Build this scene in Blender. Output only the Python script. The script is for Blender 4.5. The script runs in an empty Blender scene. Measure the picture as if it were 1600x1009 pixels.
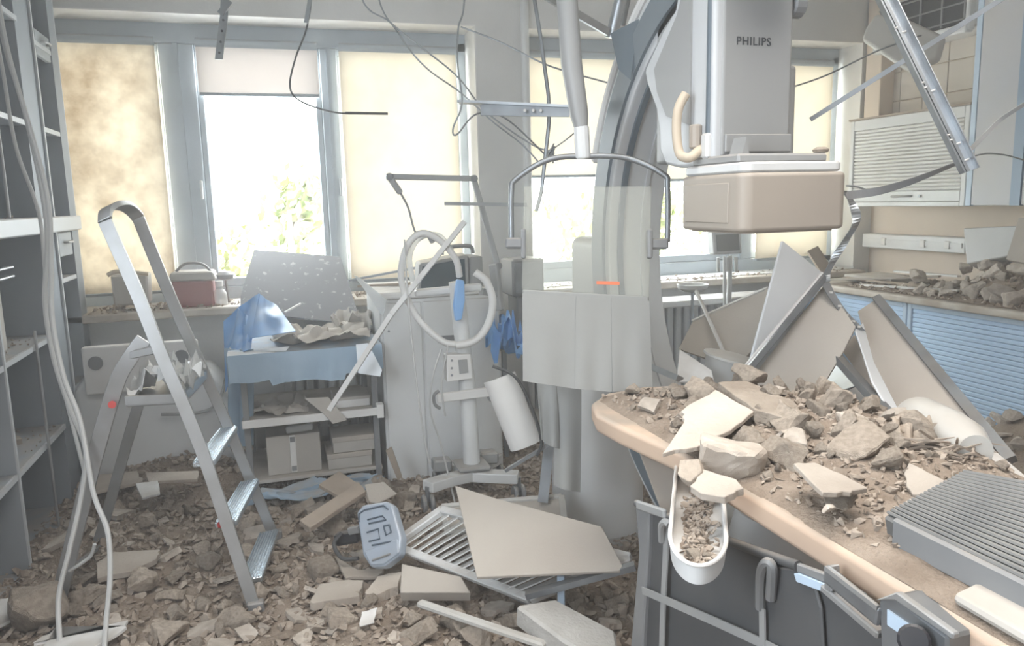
import bpy, bmesh, math, random
import numpy as np
from mathutils import Vector, Matrix, noise
random.seed(11)
SC = bpy.context.scene
COL = SC.collection

# ------------------------------------------------------------------ camera
CAM_H, F_PX = 1.5, 1200.0
yaw, pit, rol = math.radians(17.1), math.radians(9.1), math.radians(1.43)
fw = Vector((math.sin(yaw)*math.cos(pit), math.cos(yaw)*math.cos(pit), -math.sin(pit)))
r0 = Vector((math.cos(yaw), -math.sin(yaw), 0)); u0 = r0.cross(fw)
rt = r0*math.cos(rol) - u0*math.sin(rol); up = r0*math.sin(rol) + u0*math.cos(rol)
CAMPOS = Vector((0, 0, CAM_H))
cam = bpy.data.cameras.new('camera'); cam.sensor_width = 36; cam.lens = 36*F_PX/1600; cam.clip_start = .05
camo = bpy.data.objects.new('camera', cam); COL.objects.link(camo)
camo.matrix_world = Matrix(((rt.x, up.x, -fw.x, 0), (rt.y, up.y, -fw.y, 0), (rt.z, up.z, -fw.z, CAM_H), (0, 0, 0, 1)))
SC.camera = camo

# ------------------------------------------------------------------ light
w = bpy.data.worlds.new('sky'); SC.world = w; w.use_nodes = True
bg = w.node_tree.nodes['Background']; bg.inputs[0].default_value = (.93, .97, 1, 1); bg.inputs[1].default_value = 10.0
def area(name, loc, rot, sx, sy, energy, col=(1, 1, 1), portal=False):
    l = bpy.data.lights.new(name, 'AREA'); l.shape = 'RECTANGLE'; l.size = sx; l.size_y = sy; l.energy = energy; l.color = col
    if portal: l.cycles.is_portal = True
    o = bpy.data.objects.new(name, l); COL.objects.link(o); o.location = loc; o.rotation_euler = rot; return o
area('window_portal', (.06, 5.2, 1.7), (math.radians(-90), 0, 0), 2.6, 1.8, 0, portal=True)
area('window_portal', (2.88, 5.2, 1.7), (math.radians(-90), 0, 0), 2.7, 1.8, 0, portal=True)
area('overhead_fill', (.75, 1.05, 2.96), (0, 0, 0), 2.4, 1.5, 28, (1, .97, .93)).data.spread = math.radians(125)  # added fill light overhead; the room has no such lamp
area('rear_fill', (-.3, -2.3, 1.5), (math.radians(90), 0, 0), 2.4, 2.2, 17, (.95, .97, 1))  # added fill light behind the camera, no doorway there
area('side_fill', (-1.32, .7, 1.9), (math.radians(90), 0, math.radians(-75)), 1.6, 1.4, 46, (.80, .90, 1))  # added unseen fill from the shelf side, no window in that wall
vs = SC.view_settings
SC.display_settings.display_device = 'sRGB'
vs.view_transform = 'Standard'; vs.look = 'None'; vs.exposure = .76; vs.gamma = 1; vs.use_curve_mapping = False
SC.cycles.max_bounces = 8; SC.cycles.diffuse_bounces = 4; SC.cycles.volume_bounces = 1
SC.cycles.caustics_reflective = False; SC.cycles.caustics_refractive = False; SC.cycles.sample_clamp_indirect = 6

# ------------------------------------------------------------------ places
def ray(px, py): return fw + rt*((px-800)/F_PX) - up*((py-504.5)/F_PX)
def PD(px, py, d): return CAMPOS + ray(px, py)*d
def PX(px, py, x): d = ray(px, py); return CAMPOS + d*(x/d.x)
def PY(px, py, y): d = ray(px, py); return CAMPOS + d*(y/d.y)
def PZ(px, py, z): d = ray(px, py); return CAMPOS + d*((z-CAM_H)/d.z)
V = lambda *a: Vector(a)

# ------------------------------------------------------------------ materials
def mat(name, c, rough=.6, metal=0, c2=None, ns=6, bump=0, bs=60, dust=0, lo=.35, hi=.65, vary=0, trans=0, dustc=(.40, .345, .29)):
    m = bpy.data.materials.new(name); m.use_nodes = True
    nt = m.node_tree; N = nt.nodes; L = nt.links; b = N['Principled BSDF']
    b.inputs['Roughness'].default_value = rough; b.inputs['Metallic'].default_value = metal
    tc = N.new('ShaderNodeTexCoord'); col = None
    def rgb(x):
        n = N.new('ShaderNodeRGB'); n.outputs[0].default_value = (*x, 1); return n.outputs[0]
    def mix(fac, a, bb):
        n = N.new('ShaderNodeMix'); n.data_type = 'RGBA'; L.new(fac, n.inputs[0]); L.new(a, n.inputs[6]); L.new(bb, n.inputs[7]); return n.outputs[2]
    def ramp(src, a, z):
        n = N.new('ShaderNodeMapRange'); n.inputs[1].default_value = a; n.inputs[2].default_value = z; L.new(src, n.inputs[0]); return n.outputs[0]
    def nz(s, det=5):
        n = N.new('ShaderNodeTexNoise'); n.inputs['Scale'].default_value = s; n.inputs['Detail'].default_value = det; L.new(tc.outputs['Object'], n.inputs['Vector']); return n.outputs['Fac']
    col = rgb(c)
    if c2: col = mix(ramp(nz(ns), lo, hi), col, rgb(c2))
    if vary:
        oi = N.new('ShaderNodeObjectInfo'); hs = N.new('ShaderNodeHueSaturation')
        L.new(ramp(oi.outputs['Random'], 0, 1), hs.inputs['Value'])
        mr = N.new('ShaderNodeMapRange'); mr.inputs[3].default_value = 1-vary; mr.inputs[4].default_value = 1+vary
        L.new(oi.outputs['Random'], mr.inputs[0]); L.new(mr.outputs[0], hs.inputs['Value']); L.new(col, hs.inputs['Color']); col = hs.outputs[0]
    if dust:
        g = N.new('ShaderNodeNewGeometry'); sx = N.new('ShaderNodeSeparateXYZ'); L.new(g.outputs['Normal'], sx.inputs[0])
        a = ramp(sx.outputs['Z'], .35, .85); q = ramp(nz(9), .3, .6)
        mu = N.new('ShaderNodeMath'); mu.operation = 'MULTIPLY'; L.new(a, mu.inputs[0]); L.new(q, mu.inputs[1])
        m2 = N.new('ShaderNodeMath'); m2.operation = 'MULTIPLY'; L.new(mu.outputs[0], m2.inputs[0]); m2.inputs[1].default_value = dust
        col = mix(m2.outputs[0], col, rgb(dustc))
    L.new(col, b.inputs['Base Color'])
    if bump:
        bn = N.new('ShaderNodeBump'); bn.inputs['Strength'].default_value = bump; bn.inputs['Distance'].default_value = .01
        L.new(nz(bs, 8), bn.inputs['Height']); L.new(bn.outputs[0], b.inputs['Normal'])
    if trans: b.inputs['Transmission Weight'].default_value = trans
    return m
def glassy(name, tint, fac, rough=.05):
    m = bpy.data.materials.new(name); m.use_nodes = True; nt = m.node_tree; N = nt.nodes; L = nt.links
    N.remove(N['Principled BSDF']); out = N['Material Output']
    t = N.new('ShaderNodeBsdfTransparent'); t.inputs[0].default_value = (*tint, 1)
    d = N.new('ShaderNodeBsdfPrincipled'); d.inputs['Base Color'].default_value = (.85, .85, .83, 1); d.inputs['Roughness'].default_value = rough
    mx = N.new('ShaderNodeMixShader'); mx.inputs[0].default_value = fac
    L.new(t.outputs[0], mx.inputs[1]); L.new(d.outputs[0], mx.inputs[2]); L.new(mx.outputs[0], out.inputs[0]); return m
def cloth(name, c, c2, tc_, fac, scale=2.2, lo=.42, hi=.7):
    """thin fabric that lets daylight through; blotches of dried dust of their own shape"""
    m = bpy.data.materials.new(name); m.use_nodes = True; nt = m.node_tree; N = nt.nodes; L = nt.links
    N.remove(N['Principled BSDF']); out = N['Material Output']
    co = N.new('ShaderNodeTexCoord'); n = N.new('ShaderNodeTexNoise'); n.inputs['Scale'].default_value = scale; n.inputs['Detail'].default_value = 9; n.inputs['Roughness'].default_value = .62
    L.new(co.outputs['Object'], n.inputs['Vector'])
    r = N.new('ShaderNodeMapRange'); r.inputs[1].default_value = lo; r.inputs[2].default_value = hi; L.new(n.outputs['Fac'], r.inputs[0])
    mx = N.new('ShaderNodeMix'); mx.data_type = 'RGBA'; L.new(r.outputs[0], mx.inputs[0]); mx.inputs[6].default_value = (*c, 1); mx.inputs[7].default_value = (*c2, 1)
    d = N.new('ShaderNodeBsdfDiffuse'); L.new(mx.outputs[2], d.inputs[0])
    t = N.new('ShaderNodeBsdfTranslucent'); m2 = N.new('ShaderNodeMix'); m2.data_type = 'RGBA'; m2.blend_type = 'MULTIPLY'; m2.inputs[0].default_value = 1
    L.new(mx.outputs[2], m2.inputs[6]); m2.inputs[7].default_value = (*tc_, 1); L.new(m2.outputs[2], t.inputs[0])
    s = N.new('ShaderNodeMixShader'); s.inputs[0].default_value = fac; L.new(d.outputs[0], s.inputs[1]); L.new(t.outputs[0], s.inputs[2]); L.new(s.outputs[0], out.inputs[0]); return m

M = dict(
 wall=mat('painted_wall', (.76, .75, .73), .8, c2=(.68, .67, .65), ns=2, bump=.1),
 wallg=mat('grey_wall', (.58, .59, .585), .8, c2=(.52, .53, .53), ns=2, bump=.1),
 peach=mat('peach_wall', (.78, .67, .56), .8, c2=(.70, .60, .50), ns=2),
 ceil=mat('ceiling_plaster', (.62, .61, .59), .9),
 pvc=mat('white_window_plastic', (.50, .555, .605), .35, c2=(.44, .49, .53), ns=3, dust=.4),
 sill=mat('stone_sill', (.62, .57, .50), .6, c2=(.45, .38, .31), ns=7, dust=.9),
 floor=mat('dusty_floor', (.26, .20, .155), .95, c2=(.19, .15, .115), ns=5, bump=.6, bs=50),
 dirt=mat('plaster_dirt', (.36, .29, .23), .97, c2=(.24, .185, .14), ns=14, bump=1.0, bs=110, lo=.3, hi=.7),
 rock=mat('broken_plaster', (.49, .415, .34), .95, c2=(.36, .295, .235), ns=10, bump=.7, bs=70, vary=.22),
 chip=mat('plaster_chips', (.47, .395, .325), .95, c2=(.29, .23, .18), ns=18, bump=.3, lo=.35, hi=.65),
 shard=mat('tile_shard', (.56, .495, .425), .9, c2=(.44, .375, .315), ns=4, bump=.35, bs=80, vary=.16),
 board=mat('ceiling_board', (.50, .455, .40), .85, c2=(.45, .40, .35), ns=3, bump=.15, bs=120),
 whiteb=mat('white_board', (.83, .82, .80), .6, c2=(.74, .72, .69), ns=3, dust=.5),
 white=mat('white_enamel', (.76, .765, .76), .35, c2=(.68, .68, .67), ns=3, dust=.6),
 machine=mat('machine_paint', (.35, .35, .345), .42, c2=(.315, .315, .31), ns=2, dust=.5),
 arc=mat('arc_paint', (.60, .61, .62), .38, c2=(.54, .55, .56), ns=2, dust=.4),
 arcd=mat('arc_dark_rail', (.12, .15, .18), .45, c2=(.16, .19, .21), ns=3),
 cream=mat('cream_plastic', (.42, .365, .31), .5, c2=(.38, .33, .28), ns=2, dust=.6),
 beige=mat('beige_rubber', (.62, .52, .40), .55),
 lead=mat('grey_lead_vinyl', (.36, .36, .345), .5, c2=(.32, .32, .305), ns=3, bump=.1, bs=30),
 dark=mat('dark_grey_vinyl', (.085, .088, .092), .55, c2=(.12, .12, .12), ns=4, dust=.5),
 mid=mat('mid_grey_plastic', (.22, .225, .23), .45, c2=(.27, .27, .27), ns=5, dust=.5),
 strap=mat('grey_strap', (.36, .36, .355), .6),
 steel=mat('galvanised_steel', (.55, .58, .61), .34, .85, c2=(.44, .46, .48), ns=12, dust=.4),
 steeld=mat('dull_steel', (.34, .36, .38), .42, .7, c2=(.26, .27, .28), ns=10, dust=.4),
 alu=mat('brushed_aluminium', (.44, .445, .45), .42, .5, c2=(.37, .365, .355), ns=8, dust=.5),
 tread=mat('sky_tint_tread', (.72, .82, .90), .27, .9, c2=(.62, .70, .78), ns=30, bump=.3, bs=90),  # sky reflection put into the metal as a bluish colour
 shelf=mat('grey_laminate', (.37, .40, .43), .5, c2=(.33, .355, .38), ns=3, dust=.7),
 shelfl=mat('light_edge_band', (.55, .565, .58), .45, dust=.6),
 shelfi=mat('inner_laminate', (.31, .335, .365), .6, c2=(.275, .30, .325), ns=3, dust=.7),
 cable=mat('grey_cable', (.56, .555, .54), .5),
 black=mat('black_cable', (.07, .07, .07), .5),
 blackp=mat('black_plastic', (.03, .03, .035), .4, dust=.3),
 bluecab=mat('pale_blue_front', (.60, .78, .98), .3, c2=(.55, .72, .94), ns=2),
 bluedrape=mat('blue_drape', (.36, .47, .58), .7, c2=(.30, .41, .52), ns=5, dust=.7, bump=.2, bs=30),
 bluebag=mat('bright_blue_film', (.17, .38, .74), .4, c2=(.25, .46, .78), ns=5, dust=.3),
 bluel=mat('light_blue_plastic', (.55, .67, .80), .4, dust=.3),
 case=mat('blue_grey_case', (.48, .55, .65), .35, .2, c2=(.42, .49, .58), ns=5, dust=.5),
 groove=mat('dark_groove', (.10, .13, .17), .6),
 red=mat('dull_red_plastic', (.36, .15, .14), .5, dust=.5),
 redb=mat('red_button', (.55, .05, .04), .4),
 orange=mat('orange_label', (.85, .22, .10), .5),
 wood=mat('dusty_wood', (.42, .345, .275), .8, c2=(.35, .285, .225), ns=6, bump=.2),
 tabletop=mat('dusty_tabletop', (.30, .255, .215), .95, c2=(.24, .20, .165), ns=12, bump=.6, bs=90),
 tableedge=mat('peach_table_edge', (.67, .50, .375), .5, c2=(.58, .43, .325), ns=4, dust=.97, dustc=(.42, .345, .28)),
 carton=mat('dusty_carton', (.55, .51, .46), .8, c2=(.46, .43, .39), ns=4, dust=.5),
 paper=mat('white_paper', (.82, .84, .86), .7, c2=(.72, .73, .74), ns=4),
 screen=mat('dark_screen', (.06, .085, .10), .2),
 stain=mat('stained_board', (.25, .245, .25), .75, c2=(.46, .45, .44), ns=26, lo=.62, hi=.68),
 ink=mat('dark_lettering', (.05, .055, .06), .5),
 leaf=mat('leaf', (.21, .26, .09), .6, c2=(.34, .33, .12), ns=2, vary=.3),
 bark=mat('bark', (.22, .19, .16), .9),
 rib=mat('dark_ribbed_plastic', (.15, .15, .148), .5, c2=(.18, .178, .17), ns=6, dust=.35, dustc=(.30, .285, .26)),
 tile=mat('cream_wall_tile', (.74, .68, .60), .3, c2=(.68, .62, .55), ns=2),
 foil=mat('clear_film', (.80, .84, .88), .25, dust=.2),
 milky=mat('milky_plastic', (.62, .605, .575), .35, c2=(.55, .535, .50), ns=3, dust=.4),
 glove=mat('bluish_tray', (.50, .60, .72), .4, dust=.3),
 concrete=mat('grey_concrete', (.52, .50, .47), .9, c2=(.43, .41, .38), ns=8, bump=.5, bs=80),
 pale=mat('pale_plaster', (.66, .59, .52), .95, c2=(.54, .47, .40), ns=8, bump=.6, bs=70, vary=.2),
)
M['blind_stain'] = cloth('stained_blind_fabric', (.86, .75, .59), (.38, .28, .175), (1, .95, .86), .095, 2.4, .40, .66)
M['blind'] = cloth('cream_blind_fabric', (.88, .79, .65), (.74, .62, .46), (1, .95, .86), .094, 1.6, .5, .8)
M['blind_grey'] = cloth('pinkish_grey_blind_fabric', (.80, .74, .70), (.74, .68, .64), (1, .93, .88), .072, 2, .4, .7)  # fabric with a pinkish grey tone of its own
M['pane'] = glassy('window_glass', (.97, .985, .98), .04)
M['shield'] = glassy('lead_glass', (.95, .95, .90), .17, .12)
M['film'] = glassy('translucent_film', (.93, .95, .97), .5, .3)

# ------------------------------------------------------------------ builders
ORG = {}
class G:
    def __init__(s): s.v = []; s.f = []
    def raw(s, v, f):
        n = len(s.v); s.v += [Vector(p) for p in v]; s.f += [tuple(i+n for i in q) for q in f]; return s
    def box(s, x0, x1, y0, y1, z0, z1):
        return s.raw([(x, y, z) for z in (z0, z1) for y in (y0, y1) for x in (x0, x1)], [(0, 2, 3, 1), (4, 5, 7, 6), (0, 1, 5, 4), (2, 6, 7, 3), (0, 4, 6, 2), (1, 3, 7, 5)])
    def obox(s, c, ax, ay, az):          # centre and three half-extent vectors
        c = Vector(c); P = [c+ax*i+ay*j+az*k for k in (-1, 1) for j in (-1, 1) for i in (-1, 1)]
        fl = [(0, 2, 3, 1), (4, 5, 7, 6), (0, 1, 5, 4), (2, 6, 7, 3), (0, 4, 6, 2), (1, 3, 7, 5)]
        if ax.cross(ay).dot(az) < 0: fl = [q[::-1] for q in fl]
        return s.raw(P, fl)
    def bar(s, p, q, w, h, upv=(0, 0, 1)):
        p, q = Vector(p), Vector(q); d = q-p; L = d.length; d = d/L; side = d.cross(Vector(upv))
        if side.length < 1e-4: side = d.cross(Vector((1, 0, 0)))
        side.normalize(); u = side.cross(d).normalized()
        return s.obox((p+q)/2, d*L/2, side*w/2, u*h/2)
    def prism(s, pts, vec):
        pts = [Vector(p) for p in pts]; vec = Vector(vec); n = len(pts)
        nor = sum(((pts[i]-pts[0]).cross(pts[(i+1) % n]-pts[0]) for i in range(1, n-1)), Vector())
        if nor.dot(vec) > 0: pts = pts[::-1]
        return s.raw(pts+[p+vec for p in pts], [tuple(range(n)), tuple(range(2*n-1, n-1, -1))]+[((i+1) % n, i, n+i, n+(i+1) % n) for i in range(n)])
    def tube(s, path, r, n=8, closed=False, caps=True):
        P = [Vector(p) for p in path]; m = len(P); R = r if isinstance(r, (list, tuple)) else [r]*m
        vs_, fs = [], []; nrm = None
        for i in range(m):
            a = P[(i-1) % m] if (i or closed) else P[0]; b = P[(i+1) % m] if (i < m-1 or closed) else P[-1]
            t = (b-a).normalized()
            if nrm is None:
                nrm = t.orthogonal().normalized()
            nrm = (nrm - t*nrm.dot(t))
            nrm = nrm.normalized() if nrm.length > 1e-6 else t.orthogonal().normalized()
            bi = t.cross(nrm)
            vs_ += [P[i]+(nrm*math.cos(2*math.pi*k/n)+bi*math.sin(2*math.pi*k/n))*R[i] for k in range(n)]
        for i in range(m if closed else m-1):
            j = (i+1) % m
            fs += [(i*n+k, i*n+(k+1) % n, j*n+(k+1) % n, j*n+k) for k in range(n)]
        if caps and not closed: fs += [tuple(range(n))[::-1], tuple((m-1)*n+k for k in range(n))]
        return s.raw(vs_, fs)
    def lathe(s, prof, c, n=20, axis=(0, 0, 1)):
        ax = Vector(axis).normalized(); a = ax.orthogonal().normalized(); b = ax.cross(a); c = Vector(c)
        vs_ = [c+ax*z+(a*math.cos(2*math.pi*k/n)+b*math.sin(2*math.pi*k/n))*r for r, z in prof for k in range(n)]
        fs = [(i*n+k, i*n+(k+1) % n, (i+1)*n+(k+1) % n, (i+1)*n+k) for i in range(len(prof)-1) for k in range(n)]
        fs += [tuple(range(n))[::-1], tuple((len(prof)-1)*n+k for k in range(n))]
        return s.raw(vs_, fs)
    def strip(s, path, wvec, t):         # flat strip that follows a path; wvec: half-width vector(s), t: thickness
        P = [Vector(p) for p in path]; W = wvec if isinstance(wvec, list) else [Vector(wvec)]*len(P)
        v, f = [], []
        for i, p in enumerate(P):
            tg = (P[min(i+1, len(P)-1)]-P[max(i-1, 0)]).normalized(); nn = tg.cross(W[i]).normalized()*t/2
            v += [p-W[i]-nn, p+W[i]-nn, p+W[i]+nn, p-W[i]+nn]
        for i in range(len(P)-1):
            a, b = 4*i, 4*i+4
            f += [(a+k, a+(k+1) % 4, b+(k+1) % 4, b+k) for k in range(4)]
        f += [(3, 2, 1, 0), tuple(4*len(P)-4+k for k in range(4))]
        return s.raw(v, f)
    def grid(s, fn, nu, nv, t=0):        # fn(u, v) -> point, a sheet; t > 0 gives it thickness along its normal
        P = [[Vector(fn(i/nu, j/nv)) for j in range(nv+1)] for i in range(nu+1)]
        if not t: return s.raw(sum(P, []), [(i*(nv+1)+j, (i+1)*(nv+1)+j, (i+1)*(nv+1)+j+1, i*(nv+1)+j+1) for i in range(nu) for j in range(nv)])
        def nn(i, j):
            a = P[min(i+1, nu)][j]-P[max(i-1, 0)][j]; b = P[i][min(j+1, nv)]-P[i][max(j-1, 0)]; q = a.cross(b)
            return q.normalized() if q.length > 1e-9 else Vector((0, 0, 1))
        Q = [[P[i][j]-nn(i, j)*t for j in range(nv+1)] for i in range(nu+1)]
        k = (nu+1)*(nv+1); I = lambda i, j: i*(nv+1)+j
        f = []
        for i in range(nu):
            for j in range(nv):
                f += [(I(i, j), I(i+1, j), I(i+1, j+1), I(i, j+1)), (k+I(i, j), k+I(i, j+1), k+I(i+1, j+1), k+I(i+1, j))]
        for i in range(nu): f += [(I(i, 0), k+I(i, 0), k+I(i+1, 0), I(i+1, 0)), (I(i+1, nv), k+I(i+1, nv), k+I(i, nv), I(i, nv))]
        for j in range(nv): f += [(I(0, j+1), k+I(0, j+1), k+I(0, j), I(0, j)), (I(nu, j), k+I(nu, j), k+I(nu, j+1), I(nu, j+1))]
        return s.raw(sum(P, [])+sum(Q, []), f)
    def mesh(s, name, m, org, bevel=0, seg=1, smooth=False):
        me = bpy.data.meshes.new(name); me.from_pydata([p-org for p in s.v], [], s.f)
        if bevel or smooth:
            bm = bmesh.new(); bm.from_mesh(me); bmesh.ops.recalc_face_normals(bm, faces=bm.faces)
            if bevel:
                ed = [e for e in bm.edges if len(e.link_faces) == 2 and e.calc_face_angle(0) > .5]
                bmesh.ops.bevel(bm, geom=ed, offset=bevel, segments=seg, affect='EDGES', clamp_overlap=True, profile=.5)
            if smooth:
                for f in bm.faces: f.smooth = True
                for e in bm.edges: e.smooth = not (len(e.link_faces) == 2 and e.calc_face_angle(0) > .7)
            bm.to_mesh(me); bm.free()
        me.materials.append(m if not isinstance(m, str) else M[m]); return me
    def obj(s, name, m, parent=None, **kw):
        org = ORG[parent.name] if parent else Vector()
        o = bpy.data.objects.new(name, s.mesh(name, m, org, **kw)); COL.objects.link(o)
        if parent: o.parent = parent
        if kw.get('bevel') and kw.get('smooth'): o.modifiers.new('weighted_normal', 'WEIGHTED_NORMAL').keep_sharp = True
        ORG[o.name] = org; return o
def props(o, label=None, cat=None, group=None, kind=None):
    for k, x in (('label', label), ('category', cat), ('group', group), ('kind', kind)):
        if x: o[k] = x
    return o
def thing(name, label, cat, loc, group=None):
    o = bpy.data.objects.new(name, None); COL.objects.link(o); o.location = loc; o.empty_display_size = .1
    ORG[o.name] = Vector(loc); return props(o, label, cat, group)
def single(name, g, m, label, cat, group=None, kind=None, **kw):      # a thing that is one mesh
    lo = Vector([min(p[i] for p in g.v) for i in range(3)]); hi = Vector([max(p[i] for p in g.v) for i in range(3)])
    org = V((lo.x+hi.x)/2, (lo.y+hi.y)/2, lo.z)
    o = bpy.data.objects.new(name, g.mesh(name, m, org, **kw)); COL.objects.link(o); o.location = org
    if kw.get('bevel') and kw.get('smooth'): o.modifiers.new('weighted_normal', 'WEIGHTED_NORMAL').keep_sharp = True
    ORG[o.name] = org; return props(o, label, cat, group, kind)
def struct(name, g, m, **kw):
    o = g.obj(name, m, **kw); o['kind'] = 'structure'; return o
def curve(pts, n=8):                     # smooth path through the points
    P = [Vector(p) for p in pts]; out = []
    for i in range(len(P)-1):
        a, b, c, d = P[max(i-1, 0)], P[i], P[i+1], P[min(i+2, len(P)-1)]
        for k in range(n):
            t = k/n; out.append(.5*((2*b)+(c-a)*t+(2*a-5*b+4*c-d)*t*t+(3*b-a-3*c+d)*t**3))
    return out+[P[-1]]
def plane_pts(px, anchors):              # picture outline laid on the plane through three located corners
    A = [PD(*px[i], d) for i, d in anchors]; n = (A[1]-A[0]).cross(A[2]-A[0]).normalized()
    out = []
    for q in px:
        d = ray(*q); out.append(CAMPOS+d*((A[0]-CAMPOS).dot(n)/d.dot(n)))
    return out, (n if n.dot(fw) > 0 else -n)
def plate(px, anchors, t):
    P, n = plane_pts(px, anchors); return G().prism(P, n*t)

# ================================================================== THE SETTING
XL, XR, YB, ZC = -1.42, 4.30, 4.75, 3.0
struct('floor', G().box(-1.6, 4.5, -2.6, 5.1, -.1, 0), 'floor')
struct('ceiling', G().box(-1.6, 4.5, -2.6, 5.1, ZC, ZC+.1), 'ceil')
g = G().box(XL-.1, XR+.1, YB, 5.1, 0, .93).box(XL-.1, XR+.1, YB, 5.1, 2.56, ZC)
g.box(XL-.1, -1.2, YB, 5.1, .93, 2.56).box(1.275, 1.6, YB, 5.1, .93, 2.56).box(4.163, XR+.1, YB, 5.1, .93, 2.56)
struct('wall_back', g, 'wall')
struct('wall_left', G().box(XL-.1, XL, -2.5, YB, 0, ZC), 'wallg')
wr = struct('wall_right', G().box(XR, XR+.1, -2.5, YB, 0, ZC), 'peach')
for i in range(5):                                   # wall tiles above the shutter cupboard
    for j in range(5):
        y0, z0 = 4.72-.2*(i+1), 1.92+.2*j
        G().box(XR-.012, XR, y0+.003, y0+.197, z0+.003, z0+.197).obj('tile', 'tile', wr, bevel=.002)
struct('wall_front', G().box(-1.6, 4.5, -2.6, -2.5, 0, ZC), 'wallg')

def window(i, x0, x1, mull, zt=2.5, zb=.97):
    g = G().box(x0, x1, 5.0, 5.08, zt-.06, zt+.06).box(x0, x1, 5.0, 5.08, zb-.05, zb+.05)
    g.box(x0, x0+.05, 5.0, 5.08, zb, zt).box(x1-.06, x1, 5.0, 5.08, zb, zt)
    wn = struct('window_%d' % i, g, 'pvc', bevel=.006)
    edges = [x0+.05]
    for a, b in mull:
        m = G().box(a, b, 5.0, 5.08, zb+.05, zt-.06).obj('mullion', 'pvc', wn, bevel=.005)
        G().box((a+b)/2-.012, (a+b)/2+.012, 4.985, 5.0, zb+.05, zt-.06).obj('seal_strip', 'pvc', m)
        G().box(b-.028, b-.012, 4.972, 5.0, 1.55, 1.66).obj('window_handle', 'white', m, bevel=.004)
        edges += [a, b]
    edges.append(x1-.06)
    for k in range(0, len(edges), 2):
        a, b = edges[k], edges[k+1]
        s = G().box(a, b, 5.01, 5.07, zt-.1, zt-.06).box(a, b, 5.01, 5.07, zb+.05, zb+.1)
        s.box(a, a+.035, 5.01, 5.07, zb+.1, zt-.1).box(b-.035, b, 5.01, 5.07, zb+.1, zt-.1)
        s.obj('sash', 'pvc', wn, bevel=.004)
        G().box(a+.035, b-.035, 5.04, 5.046, zb+.1, zt-.1).obj('pane', 'pane', wn)
    return [(edges[k], edges[k+1]) for k in range(0, len(edges), 2)]
wa = window(1, -1.2, 1.27, [(-.555, -.36), (.35, .455)])
wb = window(2, 1.6, 4.163, [(2.40, 2.52), (3.25, 3.44)])
def blind(ab, zend, m, label, wavy=0):
    a, b = ab[0]+.012, ab[1]-.012
    t = thing('roller_blind', label, 'blind', ((a+b)/2, 4.99, 2.4), None)
    G().tube([(a, 4.985, 2.445), (b, 4.985, 2.445)], .026, 14).obj('cassette', 'pvc', t, smooth=True)
    f = lambda u, v: (a+(b-a)*u, 4.975+wavy*math.sin(u*7+v*5)*v, 2.43+(zend-2.43)*v)
    G().grid(f, 14, 20).obj('blind_fabric', m, t, smooth=True)
    G().box(a, b, 4.965, 4.985, zend-.02, zend).obj('bottom_bar', 'pvc', t, bevel=.004)
blind(wa[0], 1.02, 'blind_stain', 'fully lowered cream roller blind with big brown stains beside the tall shelves', .006)
blind(wa[1], 2.165, 'blind_grey', 'pinkish grey roller blind pulled down only a little, over the open bright window', .0)
blind(wa[2], 1.02, 'blind', 'fully lowered cream roller blind behind the medical stand with the jointed arm', .006)
blind(wb[0], 1.66, 'blind', 'half lowered cream roller blind above the glass shield', .003)
blind(wb[1], 1.62, 'blind', 'cream roller blind half hidden behind the x-ray machine', .003)
blind(wb[2], 1.02, 'blind', 'fully lowered glowing blind between x-ray detector and tiled wall', .005)
sl = struct('trim_1', G().box(-1.2, 1.275, 4.56, 5.0, .90, .945), 'sill', bevel=.008)
struct('trim_2', G().box(1.6, 4.163, 4.62, 5.0, .88, .925), 'sill', bevel=.008)
# outer reveal boards, whiter than the wall around them
for i, (a, b) in enumerate(((-1.2, 1.275), (1.6, 4.163))):
    struct('trim_%d' % (3+i), G().box(a, b, YB+.001, 5.0, 2.552, 2.56).box(b-.008, b, YB+.001, 5.0, .945, 2.552), 'whiteb')
single('heating_pipe', G().tube([(1.575, 4.70, 0), (1.575, 4.70, ZC)], .026, 14), 'white', 'white vertical heating pipe running up the pillar between the windows', 'pipe', smooth=True)
def radiator(x0, x1, y, z0, z1, label):
    t = thing('radiator', label, 'radiator', ((x0+x1)/2, y, z0))
    n = int((x1-x0)/.06)
    for k in range(n):
        x = x0+(k+.5)*(x1-x0)/n
        G().box(x-.022, x+.022, y-.06, y+.04, z0, z1).obj('fin', 'white', t, bevel=.012, seg=2)
    G().tube([(x0, y, z0+.05), (x1, y, z0+.05)], .02).obj('pipe', 'white', t)
    G().tube([(x0, y, z1-.05), (x1, y, z1-.05)], .02).obj('pipe', 'white', t)
    for x in (x0+.03, x1-.03): G().box(x-.012, x+.012, y-.02, y+.02, 0, z0+.02).obj('foot', 'white', t)
radiator(.0, .5, 4.66, .12, .78, 'white radiator below the windowsill behind the blue draped trolley')
radiator(2.45, 3.15, 4.66, .12, .80, 'white finned radiator under the window behind the x-ray arm')

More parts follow.
